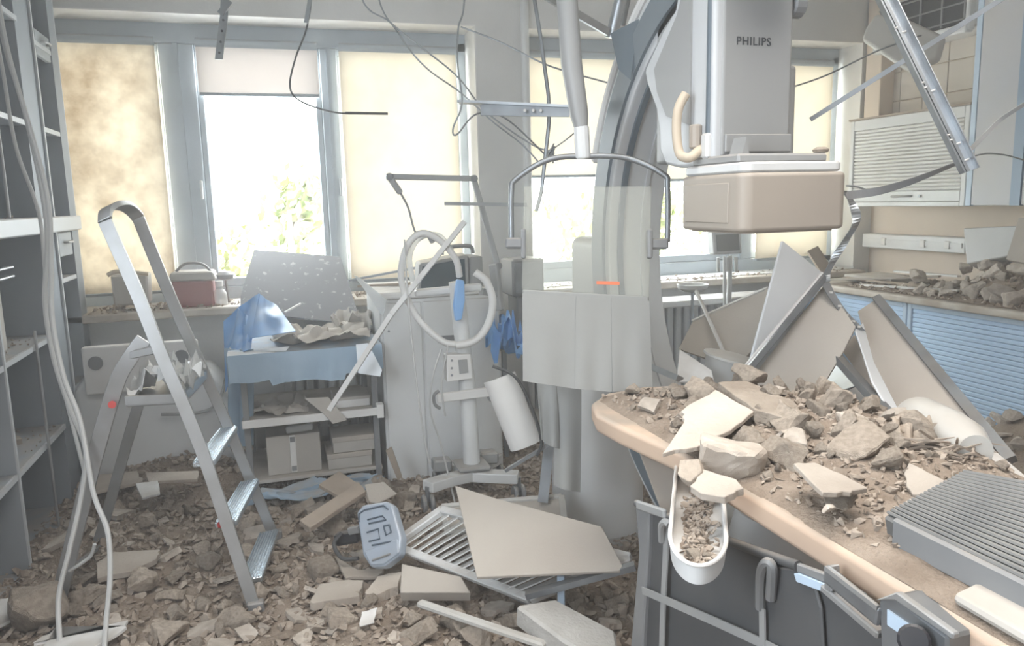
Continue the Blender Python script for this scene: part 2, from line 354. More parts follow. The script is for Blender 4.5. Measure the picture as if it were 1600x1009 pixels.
# ------------------------------------------------------------------ outside
def tree(label, base, h, crown, spread, n, seed, lean=0):
    rd = random.Random(seed); b = Vector(base)
    t = thing('tree', label, 'tree', base)
    top = b+V(lean, 0, h)
    G().tube(curve([b, b+V(lean*.3, 0, h*.5), top]), [.09*(1-.8*k/16) for k in range(17)], 8).obj('trunk', 'bark', t, smooth=True)
    gb, gl = G(), G()
    for k in range(9):
        a = rd.uniform(0, 6.28); s = b+(top-b)*rd.uniform(.35, .95)
        e = s+V(math.cos(a)*spread, math.sin(a)*spread*.6, rd.uniform(.1, .7)*spread)
        gb.tube(curve([s, (s+e)/2+V(0, 0, .08), e], 4), [.028-.0026*i for i in range(9)], 5)
        for _ in range(n//9):
            c = s+(e-s)*rd.uniform(.35, 1.1)+V(rd.gauss(0, .16), rd.gauss(0, .16), rd.gauss(0, .16))
            d = V(rd.gauss(0, 1), rd.gauss(0, 1), rd.gauss(0, 1)).normalized(); q = d.orthogonal().normalized()*rd.uniform(.03, .055); d *= rd.uniform(.05, .1)
            gl.raw([c-d, c+q, c+d, c-q], [(0, 1, 2, 3)])
    gb.obj('branch', 'bark', t, smooth=True)
    props(gl.obj('foliage', 'leaf', t), kind='stuff')
tree('leafy tree outside the bright window behind the leaning stained board', tuple(PY(455, 380, 7.4)-V(0, 0, 2.2)), 2.5, 1, .8, 1500, 3)
tree('leafy tree with bare forked branches outside, seen through the glass shield', (2.55, 6.6, -1), 2.5, 1, .7, 900, 5, .4)
tree('yellowing tree outside the window under the x-ray detector', (5.0, 8.2, -1), 2.2, 1, .8, 500, 8)

# ================================================================== TALL SHELVES (left)
XF = -1.0
su = thing('shelf_unit', 'tall grey laminate shelf unit with open dusty shelves along the left side', 'shelf unit', (-1.2, 3.6, 0))
def upright(y0, y1, x1=XF, m='shelf', z1=2.9): 
    u = G().box(-1.40, x1-.006, y0, y1, 0, z1).obj('upright', m, su)
    G().box(x1-.006, x1, y0, y1, 0, z1).obj('edge_band', 'shelfl' if m == 'shelf' else m, u)
for a, b in ((1.9, 1.918), (2.62, 2.638), (3.292, 3.31)): upright(a, b)
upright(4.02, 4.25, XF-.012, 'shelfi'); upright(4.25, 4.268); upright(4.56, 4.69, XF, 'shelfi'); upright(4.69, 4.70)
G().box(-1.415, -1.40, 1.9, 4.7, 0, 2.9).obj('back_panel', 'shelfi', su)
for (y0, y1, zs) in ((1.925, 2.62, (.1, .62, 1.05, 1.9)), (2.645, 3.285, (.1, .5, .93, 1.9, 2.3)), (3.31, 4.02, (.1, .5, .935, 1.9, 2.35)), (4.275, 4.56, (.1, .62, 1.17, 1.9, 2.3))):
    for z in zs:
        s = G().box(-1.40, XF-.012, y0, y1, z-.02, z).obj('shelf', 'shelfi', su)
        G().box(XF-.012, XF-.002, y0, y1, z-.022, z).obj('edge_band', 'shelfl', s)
G().box(-1.40, XF+.02, 1.9, 4.7, 1.40, 1.475).obj('worktop', 'shelfl', su, bevel=.006)
for y0, y1, z in ((2.66, 3.27, 1.28), (4.29, 4.55, 1.395), (4.29, 4.55, 2.36)):
    d = G().box(XF-.03, XF-.004, y0, y1, z-.09 if z < 1.3 else z-.12, z).obj('drawer_front', 'shelf', su, bevel=.004)
    yc = (y0+y1)/2
    G().tube(curve([(XF, yc-.05, z-.05), (XF+.022, yc-.04, z-.05), (XF+.022, yc+.04, z-.05), (XF, yc+.05, z-.05)], 4), .006).obj('handle', 'alu', d, smooth=True)
G().tube([(XF+.006, 3.69, .1), (XF+.006, 3.69, 1.0)], .006).obj('support_rod', 'alu', su)
G().tube([(XF+.006, 3.55, 1.48), (XF+.006, 3.55, 2.9)], .006).obj('support_rod', 'alu', su)
for z in (1.255, 1.29):
    G().tube([(XF+.03, 2.7, z), (XF+.03, 3.42, z), (XF, 3.42, z)], .006).obj('towel_bar', 'steeld', su)

# ================================================================== RIGHT SIDE: worktop, cupboards
XC = 3.57
def base_cab(y0, y1, label, slats):
    t = thing('base_cabinet', label, 'cabinet', ((XC+XR)/2, (y0+y1)/2, 0), 'blue fronted base cabinets under the worktop')
    G().box(XC+.03, XR-.01, y0+.003, y1-.003, .08, .84).obj('body', 'white', t)
    G().box(XC+.06, XR-.05, y0+.003, y1-.003, 0, .08).obj('plinth', 'mid', t)
    fr = G().box(XC, XC+.03, y0+.004, y0+.034, .1, .84).box(XC, XC+.03, y1-.034, y1-.004, .1, .84).box(XC, XC+.03, y0+.034, y1-.034, .81, .84)
    fr.obj('front_frame', 'bluel', t, bevel=.003)
    n = 26
    for k in range(n):
        z0 = .11+k*(.70/n)
        G().box(XC+.006, XC+.022, y0+.036, y1-.036, z0+.001, z0+.70/n-.001).obj('slat', 'bluecab', t, bevel=.005 if slats else .0008)
base_cab(3.62, 4.55, 'blue shutter fronted base cabinet nearest the window, behind the standing metal strip', False)
base_cab(2.70, 3.62, 'wide blue base cabinet with a finely ribbed shutter, behind the dark edged leaning panel', True)
base_cab(1.78, 2.70, 'blue base cabinet under the debris heap at the near end of the worktop', True)
single('worktop', G().box(XC-.04, XR-.004, 1.7, 4.6, .842, .885), 'sill', 'long pale worktop covered with rubble over the blue cabinets', 'worktop', bevel=.012, seg=3, smooth=True)
single('window_counter', G().box(1.9, XC-.05, 4.30, 4.55, .80, .84), 'white', 'narrow white counter running under the far window behind the x-ray machine', 'counter', bevel=.008)

t = thing('shutter_cupboard', 'white wall cupboard with a roller shutter of narrow slats', 'cupboard', (4.12, 4.1, 1.39))
XU = 3.95; y0, y1 = 3.62, 4.60; z0, z1 = 1.395, 1.985
G().box(XU+.03, XR-.015, y0, y1, z0, z1).obj('body', 'white', t)
G().box(XU, XU+.03, y0, y0+.035, z0, z1).box(XU, XU+.03, y1-.035, y1, z0, z1).box(XU, XU+.03, y0+.035, y1-.035, z1-.07, z1).box(XU, XU+.03, y0+.035, y1-.035, z0, z0+.03).obj('front_frame', 'white', t, bevel=.004)
n = 18
for k in range(n):
    a = z0+.10+k*(z1-.07-z0-.10)/n; h = (z1-.07-z0-.10)/n
    G().box(XU+.006, XU+.022, y0+.037, y1-.037, a+.0015, a+h-.0015).obj('slat', 'whiteb', t, bevel=.006)
d = G().box(XU+.002, XU+.022, y0+.037, y1-.037, z0+.032, z0+.098).obj('bottom_rail', 'white', t, bevel=.003)
G().tube(curve([(XU, 4.02, z0+.065), (XU-.02, 4.04, z0+.065), (XU-.02, 4.16, z0+.065), (XU, 4.18, z0+.065)], 4), .007).obj('handle', 'alu', d, smooth=True)
G().tube([(XU+.004, 3.95, z0+.065), (XU-.012, 3.95, z0+.065)], .009, 10).obj('lock', 'steeld', d)
G().box(XU-.01, XR-.012, y0-.01, y1+.01, z1, z1+.012).obj('top_board', 'wood', t)

t = thing('tall_cupboard', 'tall wall cupboard with a lavender grey door between blue grey edge strips', 'cupboard', (4.1, 3.1, 1.40))
G().box(XU+.02, XR-.015, 2.4, 3.60, 1.40, 2.9).obj('body', 'whiteb', t)
G().box(XU-.004, XU+.02, 3.575, 3.61, 1.40, 2.9).obj('edge_strip', 'bluel', t)
mlav = mat('lavender_laminate', (.55, .56, .60), .4, c2=(.60, .58, .57), ns=2)
mblue = mat('blue_grey_edge', (.30, .40, .52), .4)
G().box(XU-.002, XU+.02, 3.32, 3.57, 1.405, 2.9).obj('door', 'white', t).data.materials[0] = mlav
G().box(XU-.01, XU+.02, 3.255, 3.315, 1.40, 2.9).obj('edge_strip', 'white', t).data.materials[0] = mblue
d = G().box(XU-.002, XU+.02, 2.42, 3.25, 1.405, 2.9).obj('door', 'white', t); d.data.materials[0] = mlav
G().box(XU-.02, XU-.002, 3.19, 3.21, 1.55, 1.75).obj('handle', 'alu', d, bevel=.004)

single('pipe_casing', G().box(4.17, XR-.002, 4.58, 4.73, 2.0, ZC), 'peach', 'narrow boxed in corner casing beside the wall tiles', 'casing', bevel=.004)
# air conditioner that has lost its cover
t = thing('air_conditioner', 'wall air conditioner with its dark filter grid showing, high above the shutter cupboard', 'air conditioner', (4.15, 4.0, 2.36))
G().box(4.02, XR-.015, 3.68, 4.45, 2.44, 2.72).obj('body', 'white', t, bevel=.015)
fb = G().box(3.995, 4.02, 3.72, 4.42, 2.47, 2.70).obj('filter_bed', 'blackp', t)
for k in range(5):
    y = 3.74+k*.165; G().box(3.985, 3.997, y-.006, y+.006, 2.47, 2.70).obj('filter_bar', 'mid', fb)
for k in range(3):
    z = 2.49+k*.095; G().box(3.985, 3.997, 3.72, 4.42, z-.004, z+.004).obj('filter_bar', 'mid', fb)
G().box(3.97, 4.02, 3.69, 3.72, 2.42, 2.73).obj('end_cap', 'white', t, bevel=.006)
G().box(3.96, 4.02, 3.70, 4.44, 2.405, 2.46).obj('air_louver', 'white', t, bevel=.012, seg=2)
P, n = plane_pts([(1352, 42), (1368, 20), (1420, 30), (1475, 55), (1465, 92), (1420, 112), (1398, 98), (1345, 62)], [(0, 4.05), (3, 3.75), (5, 3.85)])
single('air_conditioner_cover', G().prism(P, n*.05), 'milky', 'cream cover torn off the air conditioner, dangling by a corner below it', 'cover', bevel=.02, seg=3, smooth=True)

# wall trunking and things lying at the back of the worktop
t = thing('cable_trunking', 'long white cable trunking with small sockets low on the wall over the worktop', 'trunking', (4.24, 4.2, 1.05))
G().box(4.20, XR-.002, 3.82, 4.72, 1.09, 1.19).obj('channel', 'white', t, bevel=.006)
G().box(4.192, 4.20, 3.84, 4.70, 1.125, 1.155).obj('cover_strip', 'white', t)
for y in (4.5, 4.15, 3.95):
    G().box(4.186, 4.2, y-.02, y+.02, 1.115, 1.165).obj('socket', 'whiteb', t, bevel=.003)
P, n = plane_pts([(1505, 356), (1592, 352), (1592, 395), (1575, 400), (1510, 412)], [(0, 4.62), (1, 4.35), (4, 4.55)])
single('white_box', G().prism(P, n*.12), 'white', 'white box end standing on the worktop beside the trunking', 'box', bevel=.006)
single('dusty_board', plate([(1592, 340), (1660, 338), (1650, 420), (1572, 405)], [(0, 4.15), (1, 3.95), (3, 4.1)], .02), 'board', 'dusty grey board leaning at the back of the worktop beside the white box', 'board')

t = thing('shelf_carton', 'pale beige carton on the middle shelf behind the hanging cables', 'carton', (-1.2, 3.48, .936))
G().box(-1.38, -1.08, 3.33, 3.62, .936, 1.22).obj('body', 'carton', t, bevel=.004)
G().box(-1.382, -1.078, 3.465, 3.49, 1.0, 1.222).obj('tape', 'whiteb', t)

# ================================================================== C-ARM X-RAY MACHINE
AY, AZ, AR = 1.86, 1.30, .79
ca = thing('x_ray_machine', 'large white and grey x-ray machine with curved arm over the patient table', 'x-ray machine', (1.31, 2.9, 0))
def arcsec(x0, x1, ra, rb, a0, a1, n=40):
    g = G(); v = []
    for i in range(n+1):
        a = math.radians(a0+(a1-a0)*i/n); c, s = math.cos(a), math.sin(a)
        v += [(x0, AY+ra*c, AZ+ra*s), (x1, AY+ra*c, AZ+ra*s), (x1, AY+rb*c, AZ+rb*s), (x0, AY+rb*c, AZ+rb*s)]
    f = []
    for i in range(n):
        a = 4*i; f += [(a+k, a+(k+1) % 4, a+4+(k+1) % 4, a+4+k) for k in range(4)]
    f += [(3, 2, 1, 0), tuple(4*n+k for k in range(4))]
    return g.raw(v, f)
arm = arcsec(1.2, 1.42, AR, AR+.17, -86, 100).obj('curved_arm', 'arc', ca, bevel=.012, seg=2, smooth=True)
arcsec(1.188, 1.2, AR+.03, AR+.13, -84, 98).obj('side_rail', 'arcd', arm, smooth=True)
arcsec(1.235, 1.255, AR-.012, AR, -84, 60).obj('inner_rib', 'arcd', arm, smooth=True)
arcsec(1.33, 1.345, AR-.01, AR, -84, 60).obj('inner_rib', 'arc', arm, smooth=True)
arcsec(1.19, 1.43, AR+.17, AR+.20, 20, 98).obj('outer_cover', 'whiteb', arm, bevel=.008, smooth=True)
# broken dark cover plate on the arm
P, n = plane_pts([(954, 52), (1009, 24), (992, 75), (985, 125), (966, 108)], [(0, 2.62), (1, 2.5), (4, 2.6)])
G().prism(P, n*.012).obj('cover_plate', 'arcd', arm)
# detector carriage: side cheek and tower
cheek = [(1.90, 2.35), (2.03, 2.28), (2.12, 2.04), (2.19, 2.0), (2.315, 1.90), (2.297, 1.855), (2.235, 1.77), (2.212, 1.70), (2.208, 1.64), (2.17, 1.595), (2.09, 1.582), (1.90, 1.575)]
gk = G().prism([(1.178, y+.006, z) for y, z in cheek], (.16, 0, 0)).obj('carriage_cheek', 'arc', ca, bevel=.014, seg=3, smooth=True)
gi = [(2.02, 2.16), (2.10, 2.02), (2.24, 1.89), (2.22, 1.82), (2.16, 1.74), (2.02, 1.70)]
G().prism([(1.172, y, z) for y, z in gi], (.007, 0, 0)).obj('cheek_inset', 'machine', gk)
tw = G().box(1.20, 1.426, 1.90, 2.28, 1.60, 2.6).obj('detector_tower', 'machine', ca, bevel=.012, seg=3, smooth=True)
G().box(1.193, 1.2, 1.915, 1.945, 1.60, 2.55).obj('edge_trim', 'white', tw)
G().box(1.21, 1.425, 1.892, 1.90, 1.615, 1.665).obj('tower_collar', 'machine', tw, bevel=.003)
G().prism([(1.435, 1.93, 1.60), (1.435, 2.2, 1.60), (1.435, 2.2, 1.86), (1.435, 1.93, 1.86)], (.03, 0, 0)).obj('side_bulge', 'machine', tw, bevel=.012, seg=3, smooth=True)
G().tube([(1.43, 1.93, 2.02), (1.47, 1.93, 2.02)], .035, 14).obj('tower_knob', 'mid', tw, bevel=.005)
G().tube([(1.185, 1.93, 2.5), (1.182, 1.93, 1.66)], .011, 10).obj('cable_rod', 'arcd', tw, smooth=True)
G().box(1.165, 1.20, 1.915, 1.95, 1.60, 1.67).obj('rod_clamp', 'white', tw, bevel=.006)
# maker's lettering on the tower, as it stands on the machine
fc = bpy.data.curves.new('lettering', 'FONT'); fc.body = 'PHILIPS'; fc.size = .031; fc.extrude = .001; fc.align_x = 'CENTER'; fc.space_character = 1.12
fo = bpy.data.objects.new('lettering_curve', fc); COL.objects.link(fo)
dg = bpy.context.evaluated_depsgraph_get(); me = bpy.data.meshes.new_from_object(fo.evaluated_get(dg)); bpy.data.objects.remove(fo)
me.materials.clear(); me.materials.append(M['ink'])
lo_ = bpy.data.objects.new('lettering', me); COL.objects.link(lo_); lo_.parent = tw
lo_.location = V(1.297, 1.899, 1.902)-ORG[ca.name]; lo_.rotation_euler = (math.radians(90), 0, 0)
# detector head
def rrect(x0, x1, y0, y1, r, n=5):
    pts = []
    for cx, cy, a0 in ((x1-r, y1-r, 0), (x0+r, y1-r, 90), (x0+r, y0+r, 180), (x1-r, y0+r, 270)):
        pts += [(cx+r*math.cos(math.radians(a0+90*k/n)), cy+r*math.sin(math.radians(a0+90*k/n))) for k in range(n+1)]
    return pts
dt = G().prism([(x, y, 1.402) for x, y in rrect(1.145, 1.475, 1.71, 2.03, .035)], (0, 0, .152)).obj('detector_housing', 'cream', ca, bevel=.012, seg=3, smooth=True)
G().prism([(x, y, 1.555) for x, y in rrect(1.155, 1.465, 1.72, 2.03, .03)], (0, 0, .026)).obj('top_plate', 'white', dt, bevel=.005)
G().box(1.142, 1.147, 1.77, 1.99, 1.425, 1.53).obj('side_panel', 'cream', dt, bevel=.002)
G().box(1.17, 1.45, 1.77, 2.0, 1.58, 1.605).obj('mounting_plate', 'machine', dt, bevel=.006)
G().prism([(1.20, 1.80, 1.60), (1.225, 1.80, 1.60), (1.215, 1.80, 1.65)], (0, .06, 0)).obj('mounting_lug', 'machine', dt)
G().prism([(x, y, 1.398) for x, y in rrect(1.165, 1.455, 1.73, 2.01, .03)], (0, 0, .006)).obj('detector_face', 'cream', dt)
# pistol handle on the cheek
hp = curve([PX(1072, 146, 1.14), PX(1060, 170, 1.12), PX(1057, 205, 1.115), PX(1062, 240, 1.12), PX(1078, 246, 1.13), PX(1092, 235, 1.165), PX(1100, 230, 1.19)], 6)
G().tube(hp, .0135, 12).obj('grab_handle', 'beige', ca, smooth=True)
G().tube([PX(1087, 195, 1.165), PX(1087, 232, 1.165)], .019, 12).obj('handle_grip', 'cream', ca, bevel=.004)
# tube head below the table, and the floor stand
th = G().lathe([(.02, .28), (.09, .285), (.135, .31), (.15, .37), (.15, .55), (.13, .63), (.07, .66)], (1.31, 1.72, 0), 28).obj('tube_housing', 'white', ca, smooth=True)
G().box(1.21, 1.41, 1.82, 2.25, .36, .56).obj('tube_mount', 'machine', ca, bevel=.03, seg=3, smooth=True)
G().prism([(x, y, 0) for x, y in rrect(1.13, 1.50, 2.86, 3.22, .12, 6)], (0, 0, .98)).obj('floor_stand', 'white', ca, bevel=.03, seg=3, smooth=True)
G().prism([(x, y, 0) for x, y in rrect(1.02, 1.60, 2.80, 3.32, .12, 6)], (0, 0, .05)).obj('stand_foot', 'machine', ca, bevel=.012)
G().box(1.22, 1.42, 2.78, 3.1, .95, 1.34).obj('arm_bearing', 'machine', ca, bevel=.04, seg=3, smooth=True)
single('ceiling_plaster_lump', G().lathe([(.008, 0), (.02, .003), (.023, .01), (.012, .017)], (1.45, 1.80, 1.605), 7), 'rock', 'small lump of plaster lying on top of the x-ray detector', 'plaster lump')

# ================================================================== CEILING SHIELD
sh = thing('ceiling_shield', 'hanging glass radiation shield with orange label on a grey ceiling arm', 'radiation shield', tuple(PD(920, 450, 2.5)))
colp = [PD(880, -80, 2.45), PD(886, 0, 2.45), PD(893, 100, 2.46), PD(905, 180, 2.48), PD(908, 200, 2.48)]
am = G().tube([Vector((colp[0].x, colp[0].y, 2.95))]+colp, [.032, .034, .034, .034, .03, .022], 10).obj('support_arm', 'machine', sh, smooth=True)
G().tube([PD(908, 196, 2.48), PD(911, 248, 2.5)], .026, 12).obj('swivel_joint', 'white', sh, bevel=.006, smooth=True)
fr = curve([PD(799, 376, 2.52), PD(799, 300, 2.52), PD(806, 280, 2.52), PD(855, 250, 2.5), PD(912, 244, 2.5), PD(980, 247, 2.5), PD(1036, 272, 2.48), PD(1043, 292, 2.48), PD(1043, 378, 2.48)], 6)
G().tube(fr, .0095, 10).obj('yoke_tube', 'steeld', sh, smooth=True)
gp, n = plane_pts([(819, 291), (1018, 291), (1014, 465), (815, 452)], [(0, 2.52), (1, 2.48), (2, 2.5)])
G().prism(gp, n*.012).obj('glass_panel', 'shield', sh, bevel=.003)
lb, n2 = plane_pts([(932, 439), (968, 440), (968, 445), (932, 444)], [(0, 2.497), (1, 2.493), (3, 2.497)])
G().prism(lb, n2*.001).obj('warning_label', 'orange', sh)
for (a, b, c, e, d) in ((790, 817, 372, 388, 2.52), (1012, 1044, 372, 390, 2.48)):
    k = G().bar(PD(a, (c+e)/2, d-.01), PD(b, (c+e)/2, d-.01), .03, .034, up).obj('clamp_body', 'mid', sh, bevel=.005)
for px, d in ((818, 2.515), (1015, 2.475)):
    G().bar(PD(px, 358, d-.012), PD(px, 404, d-.012), .03, .016, up.cross(fw)).obj('clamp_plate', 'mid', sh, bevel=.006, seg=2)
cu, n = plane_pts([(816, 452), (1014, 463), (1014, 472), (816, 461)], [(0, 2.49), (1, 2.47), (3, 2.49)])
G().prism(cu, n*.03).obj('curtain_rail', 'lead', sh, bevel=.004)
def flap(pts4, d0, name='curtain_flap', m='lead', wob=.003, par=None, th_=.006, ph=0, fq=9):
    A = [PD(*p, d) for p, d in zip(pts4, d0)]
    f = lambda u, v: (A[0]*(1-u)*(1-v)+A[1]*u*(1-v)+A[2]*u*v+A[3]*(1-u)*v) + fw*wob*math.sin(u*fq+ph+v)*v
    return G().grid(f, 14, 8, th_).obj(name, m, par, smooth=True)
flap([(816, 458), (900, 463), (899, 607), (817, 595)], (2.48,)*4, par=sh)
flap([(900, 463), (955, 466), (956, 612), (899, 607)], (2.475,)*4, par=sh, ph=2)
flap([(955, 466), (1014, 470), (1019, 606), (956, 612)], (2.47,)*4, par=sh, ph=4)
cw = thing('lead_skirt', 'crumpled grey lead skirt hanging in folds below the glass shield', 'lead skirt', tuple(PD(875, 780, 2.9)))
for k, (a, b, c, d, y0, y1) in enumerate(((838, 868, 872, 846, 590, 700), (866, 908, 906, 868, 590, 770))):
    flap([(a, y0), (b, y0), (c, y1), (d, y1-12)], (2.75,)*4, 'fold', 'lead', .02, cw, .008, k*1.7, 5)

# ================================================================== PATIENT TABLE
ZT = .90
def table_outline(o=0, z=ZT):
    pts = [(.885-o, .2, z), (.885-o, 1.55, z), (.845-o, 1.80, z)]
    c = [(.835, 1.93), (.87, 2.05), (.96, 2.14), (1.10, 2.17), (1.23, 2.14), (1.32, 2.04)]
    pts += [(1.1+(x-1.1)*(1+o*2), 1.8+(y-1.8)*(1+o*2), z) for x, y in c]
    return pts+[(1.36+o, 1.85, z), (1.43+o, 1.55, z), (1.43+o, .2, z)]
tb = thing('patient_table', 'long patient table with peach coloured edge under a load of rubble', 'table', (1.15, 1.2, 0))
tt = G().prism(table_outline(0, ZT-.055), (0, 0, .055)).obj('table_top', 'tableedge', tb, bevel=.014, seg=4, smooth=True)
G().box(1.05, 1.3, .35, .8, 0, .75).obj('pedestal', 'machine', tb, bevel=.04, seg=3, smooth=True)
G().box(1.08, 1.3, .3, 1.2, .77, .845).obj('carriage', 'machine', tb, bevel=.015)
P, n = plane_pts([(992, 690), (1058, 705), (1064, 800), (1045, 830)], [(0, 2.18), (1, 2.1), (3, 1.95)])
G().prism(P, n*.02).obj('end_bracket', 'cream', tb, bevel=.003)
# arm board, a white trough full of crumbs
ab = thing('arm_board', 'white rounded arm trough full of crumbs sticking out from the patient table', 'arm support', tuple(PZ(1090, 880, .80)))
A0, A1 = PZ(1092, 712, .86), PZ(1090, 885, .86); dv = (A1-A0).normalized(); sd = V(-dv.y, dv.x, 0); Ln = (A1-A0).length; R = .054
def upath(w_, z, tip=1.0):
    k = [(-w_, v/12*.78) for v in range(13)]+[(w_*math.sin(math.radians(q)), .78+.22*tip*math.cos(math.radians(q))) for q in range(-80, 90, 10)]+[(w_, .78-v/12*.78) for v in range(13)]
    return [A0+dv*(Ln*b)+sd*a+V(0, 0, z) for a, b in k]
G().prism(upath(R*.92, -.036, .97), (0, 0, .008)).obj('trough_floor', 'white', ab)
pa, pb = upath(R*.94, -.034, .98), upath(R, 0); gw = G(); m_ = len(pa)
pc, pd_ = upath(R*.88, -.03, .95), upath(R*.93, 0, .97)
gw.raw(pa+pb+pc+pd_, sum([[(i, i+1, m_+i+1, m_+i), (2*m_+i+1, 2*m_+i, 3*m_+i, 3*m_+i+1)] for i in range(m_-1)], []))
gw.obj('trough_wall', 'white', ab, smooth=True)
G().tube(upath(R*.965, .001, .985), .0042, 8).obj('rim', 'whiteb', ab, smooth=True)

# ribbed grey lid lying on the near end of the table
rb = thing('ribbed_lid', 'dark grey ribbed lid lying tilted on the near end of the patient table', 'lid', tuple(PZ(1500, 850, .95)))
P, n = plane_pts([(1380, 806), (1512, 735), (1720, 770), (1660, 945)], [(i, (PZ(a, b, z)-CAMPOS).dot(fw)) for i, a, b, z in ((0, 1380, 806, .955), (1, 1512, 735, 1.0), (3, 1660, 945, .955))])
if n.z > 0: n = -n
G().prism(P, n*.035).obj('frame', 'rib', rb, bevel=.004)
e0, e1, e2, e3 = P
for k in range(20):
    a, b = .03+k*.047, .03+k*.047+.034
    q = [e0.lerp(e1, a), e0.lerp(e1, b), e3.lerp(e2, b), e3.lerp(e2, a)]
    G().prism([p-n*.001 for p in q], -n*.006).obj('rib', 'rib', rb, bevel=.0025)
sk = (e3-e0).normalized()
G().bar(e0+n*.02+sk*.02, e3+n*.02, .012, .05).obj('side_strip', 'mid', rb, bevel=.004)
P, n = plane_pts([(1488, 925), (1540, 900), (1680, 930), (1680, 1030), (1600, 990)], [(i, (PZ(a, b, .925)-CAMPOS).dot(fw)) for i, a, b in ((0, 1488, 925), (1, 1540, 900), (4, 1600, 990))])
if n.z > 0: n = -n
single('white_cover', G().prism(P, n*.018), 'carton', 'dusty white plastic cover under the ribbed lid at the edge of the table', 'cover', bevel=.012, seg=2, smooth=True)

# ------------------------------------------------------------------ shielding skirt below the table's edge
XS = .875
sp = thing('table_skirt', 'dark grey radiation skirt hanging on straps and rails along the patient table', 'radiation skirt', tuple(PX(1150, 1009, XS)))
S = lambda px, py, dx=0: PX(px, py, XS-dx)
def sheet(px, dx, t, name, m, **kw):
    return G().prism([S(a, b, dx) for a, b in px], (t, 0, 0)).obj(name, m, sp, **kw)
sheet([(1012, 795), (1185, 862), (1262, 888), (1340, 940), (1420, 1000), (1480, 1080), (980, 1080), (988, 1000), (1000, 860)], 0, .012, 'back_sheet', 'dark', bevel=.003)
sheet([(1192, 880), (1252, 893), (1272, 915), (1282, 950), (1290, 1080), (1192, 1080)], .012, .008, 'front_flap', 'dark', bevel=.003)
sheet([(992, 785), (1014, 792), (1012, 860), (1004, 1000), (1002, 1080), (976, 1080), (986, 1000), (998, 860)], .012, .018, 'side_hem', 'mid', bevel=.004)
G().tube([S(995, 786, .01), S(1035, 803, .01), S(1130, 842, .012), S(1188, 863, .01), S(1248, 884, .01)], .010, 10).obj('top_roll', 'dark', sp, smooth=True)
G().bar(S(996, 788, .02), S(1040, 803, .02), .012, .024).obj('roll_cap', 'strap', sp, bevel=.004)
def strip_(pts, wpx, name, m, dx=.016):
    A = [S(a, b, dx) for a, b in pts]; G().strip(A, [((A[min(i+1, len(A)-1)]-A[max(i-1, 0)]).normalized().cross(V(1, 0, 0)))*wpx for i in range(len(A))], .004).obj(name, m, sp)
strip_([(1042, 815), (1040, 870), (1036, 950), (1032, 1080)], .011, 'strap', 'strap')
strip_([(1004, 922), (1060, 946), (1120, 972), (1190, 1004), (1250, 1035)], .0095, 'strap', 'strap', .02)
strip_([(1191, 950), (1192, 1010), (1192, 1080)], .0085, 'strap', 'strap', .022)
G().tube(curve([S(1188, 950, .02), S(1189, 900, .03), S(1196, 880, .034), S(1206, 886, .03), S(1204, 935, .02)], 5), .010, 8).obj('hook', 'mid', sp, smooth=True)
G().tube(curve([S(1034, 845, .02), S(1034, 822, .03), S(1040, 815, .032), S(1046, 820, .03)], 5), .009, 8).obj('hook', 'strap', sp, smooth=True)
sheet([(1244, 880), (1290, 897), (1290, 912), (1244, 893)], .02, .01, 'clip_band', 'mid', bevel=.002)
sheet([(1240, 896), (1246, 895), (1288, 912), (1288, 926), (1244, 909)], .022, .006, 'clip_plate', 'bluel', bevel=.001)
G().bar(S(1288, 916, .02), S(1378, 992, .02), .02, .014).obj('rail', 'alu', sp, bevel=.003)
G().bar(S(1290, 894, .03), S(1376, 965, .03), .012, .034).obj('slot_bracket', 'steeld', sp, bevel=.006, seg=2)
G().bar(S(1290, 887, .034), S(1372, 950, .034), .006, .008).obj('bracket_lip', 'alu', sp)
sheet([(1287, 884), (1297, 884), (1299, 925), (1287, 920)], .03, .02, 'bracket_end', 'alu', bevel=.002)
bx = sheet([(1372, 935), (1392, 930), (1480, 995), (1480, 1080), (1378, 1080)], .03, .06, 'control_box', 'steeld', bevel=.004)
sheet([(1386, 952), (1420, 976), (1420, 1000), (1386, 976)], .033, .004, 'control_plate', 'bluel')
sheet([(1366, 938), (1400, 925), (1490, 990), (1488, 1000), (1398, 938)], .034, .012, 'box_lip', 'alu', bevel=.002)
G().tube([S(1428, 1000, .03), S(1428, 1000, .06)], .022, 16).obj('knob', 'blackp', sp, bevel=.004)

# ================================================================== STEPLADDER
ld = thing('stepladder', 'aluminium stepladder with hoop handrail, platform and three bright treads standing in the rubble', 'stepladder', (-.45, 3.05, .02))
def rail_path(near):
    y = 2.82 if near else 3.2
    if near: pts = [(400, 955, 2.72), (395, 940, 2.73), (325, 730, 2.79), (290, 640, 2.81), (255, 560, 2.83), (215, 460, 2.86), (182, 385, 2.89), (164, 345, 2.91), (166, 330, 2.93)]
    else: pts = [(430, 842, 3.27), (385, 735, 3.24), (345, 640, 3.21), (300, 540, 3.19), (265, 460, 3.17), (238, 395, 3.15), (216, 340, 3.13), (205, 328, 3.11)]
    return [PY(a, b, c) for a, b, c in pts]
nr, fr_ = rail_path(True), rail_path(False)
hoop = curve([nr[-2], nr[-1], PY(178, 322, 2.98), PY(193, 321, 3.06), fr_[-1], fr_[-2]], 6)
WV = V(.9, 0, .42).normalized()
G().strip(hoop, WV*.023, .020).obj('hoop_handle', 'alu', ld, bevel=.005, seg=2, smooth=True)
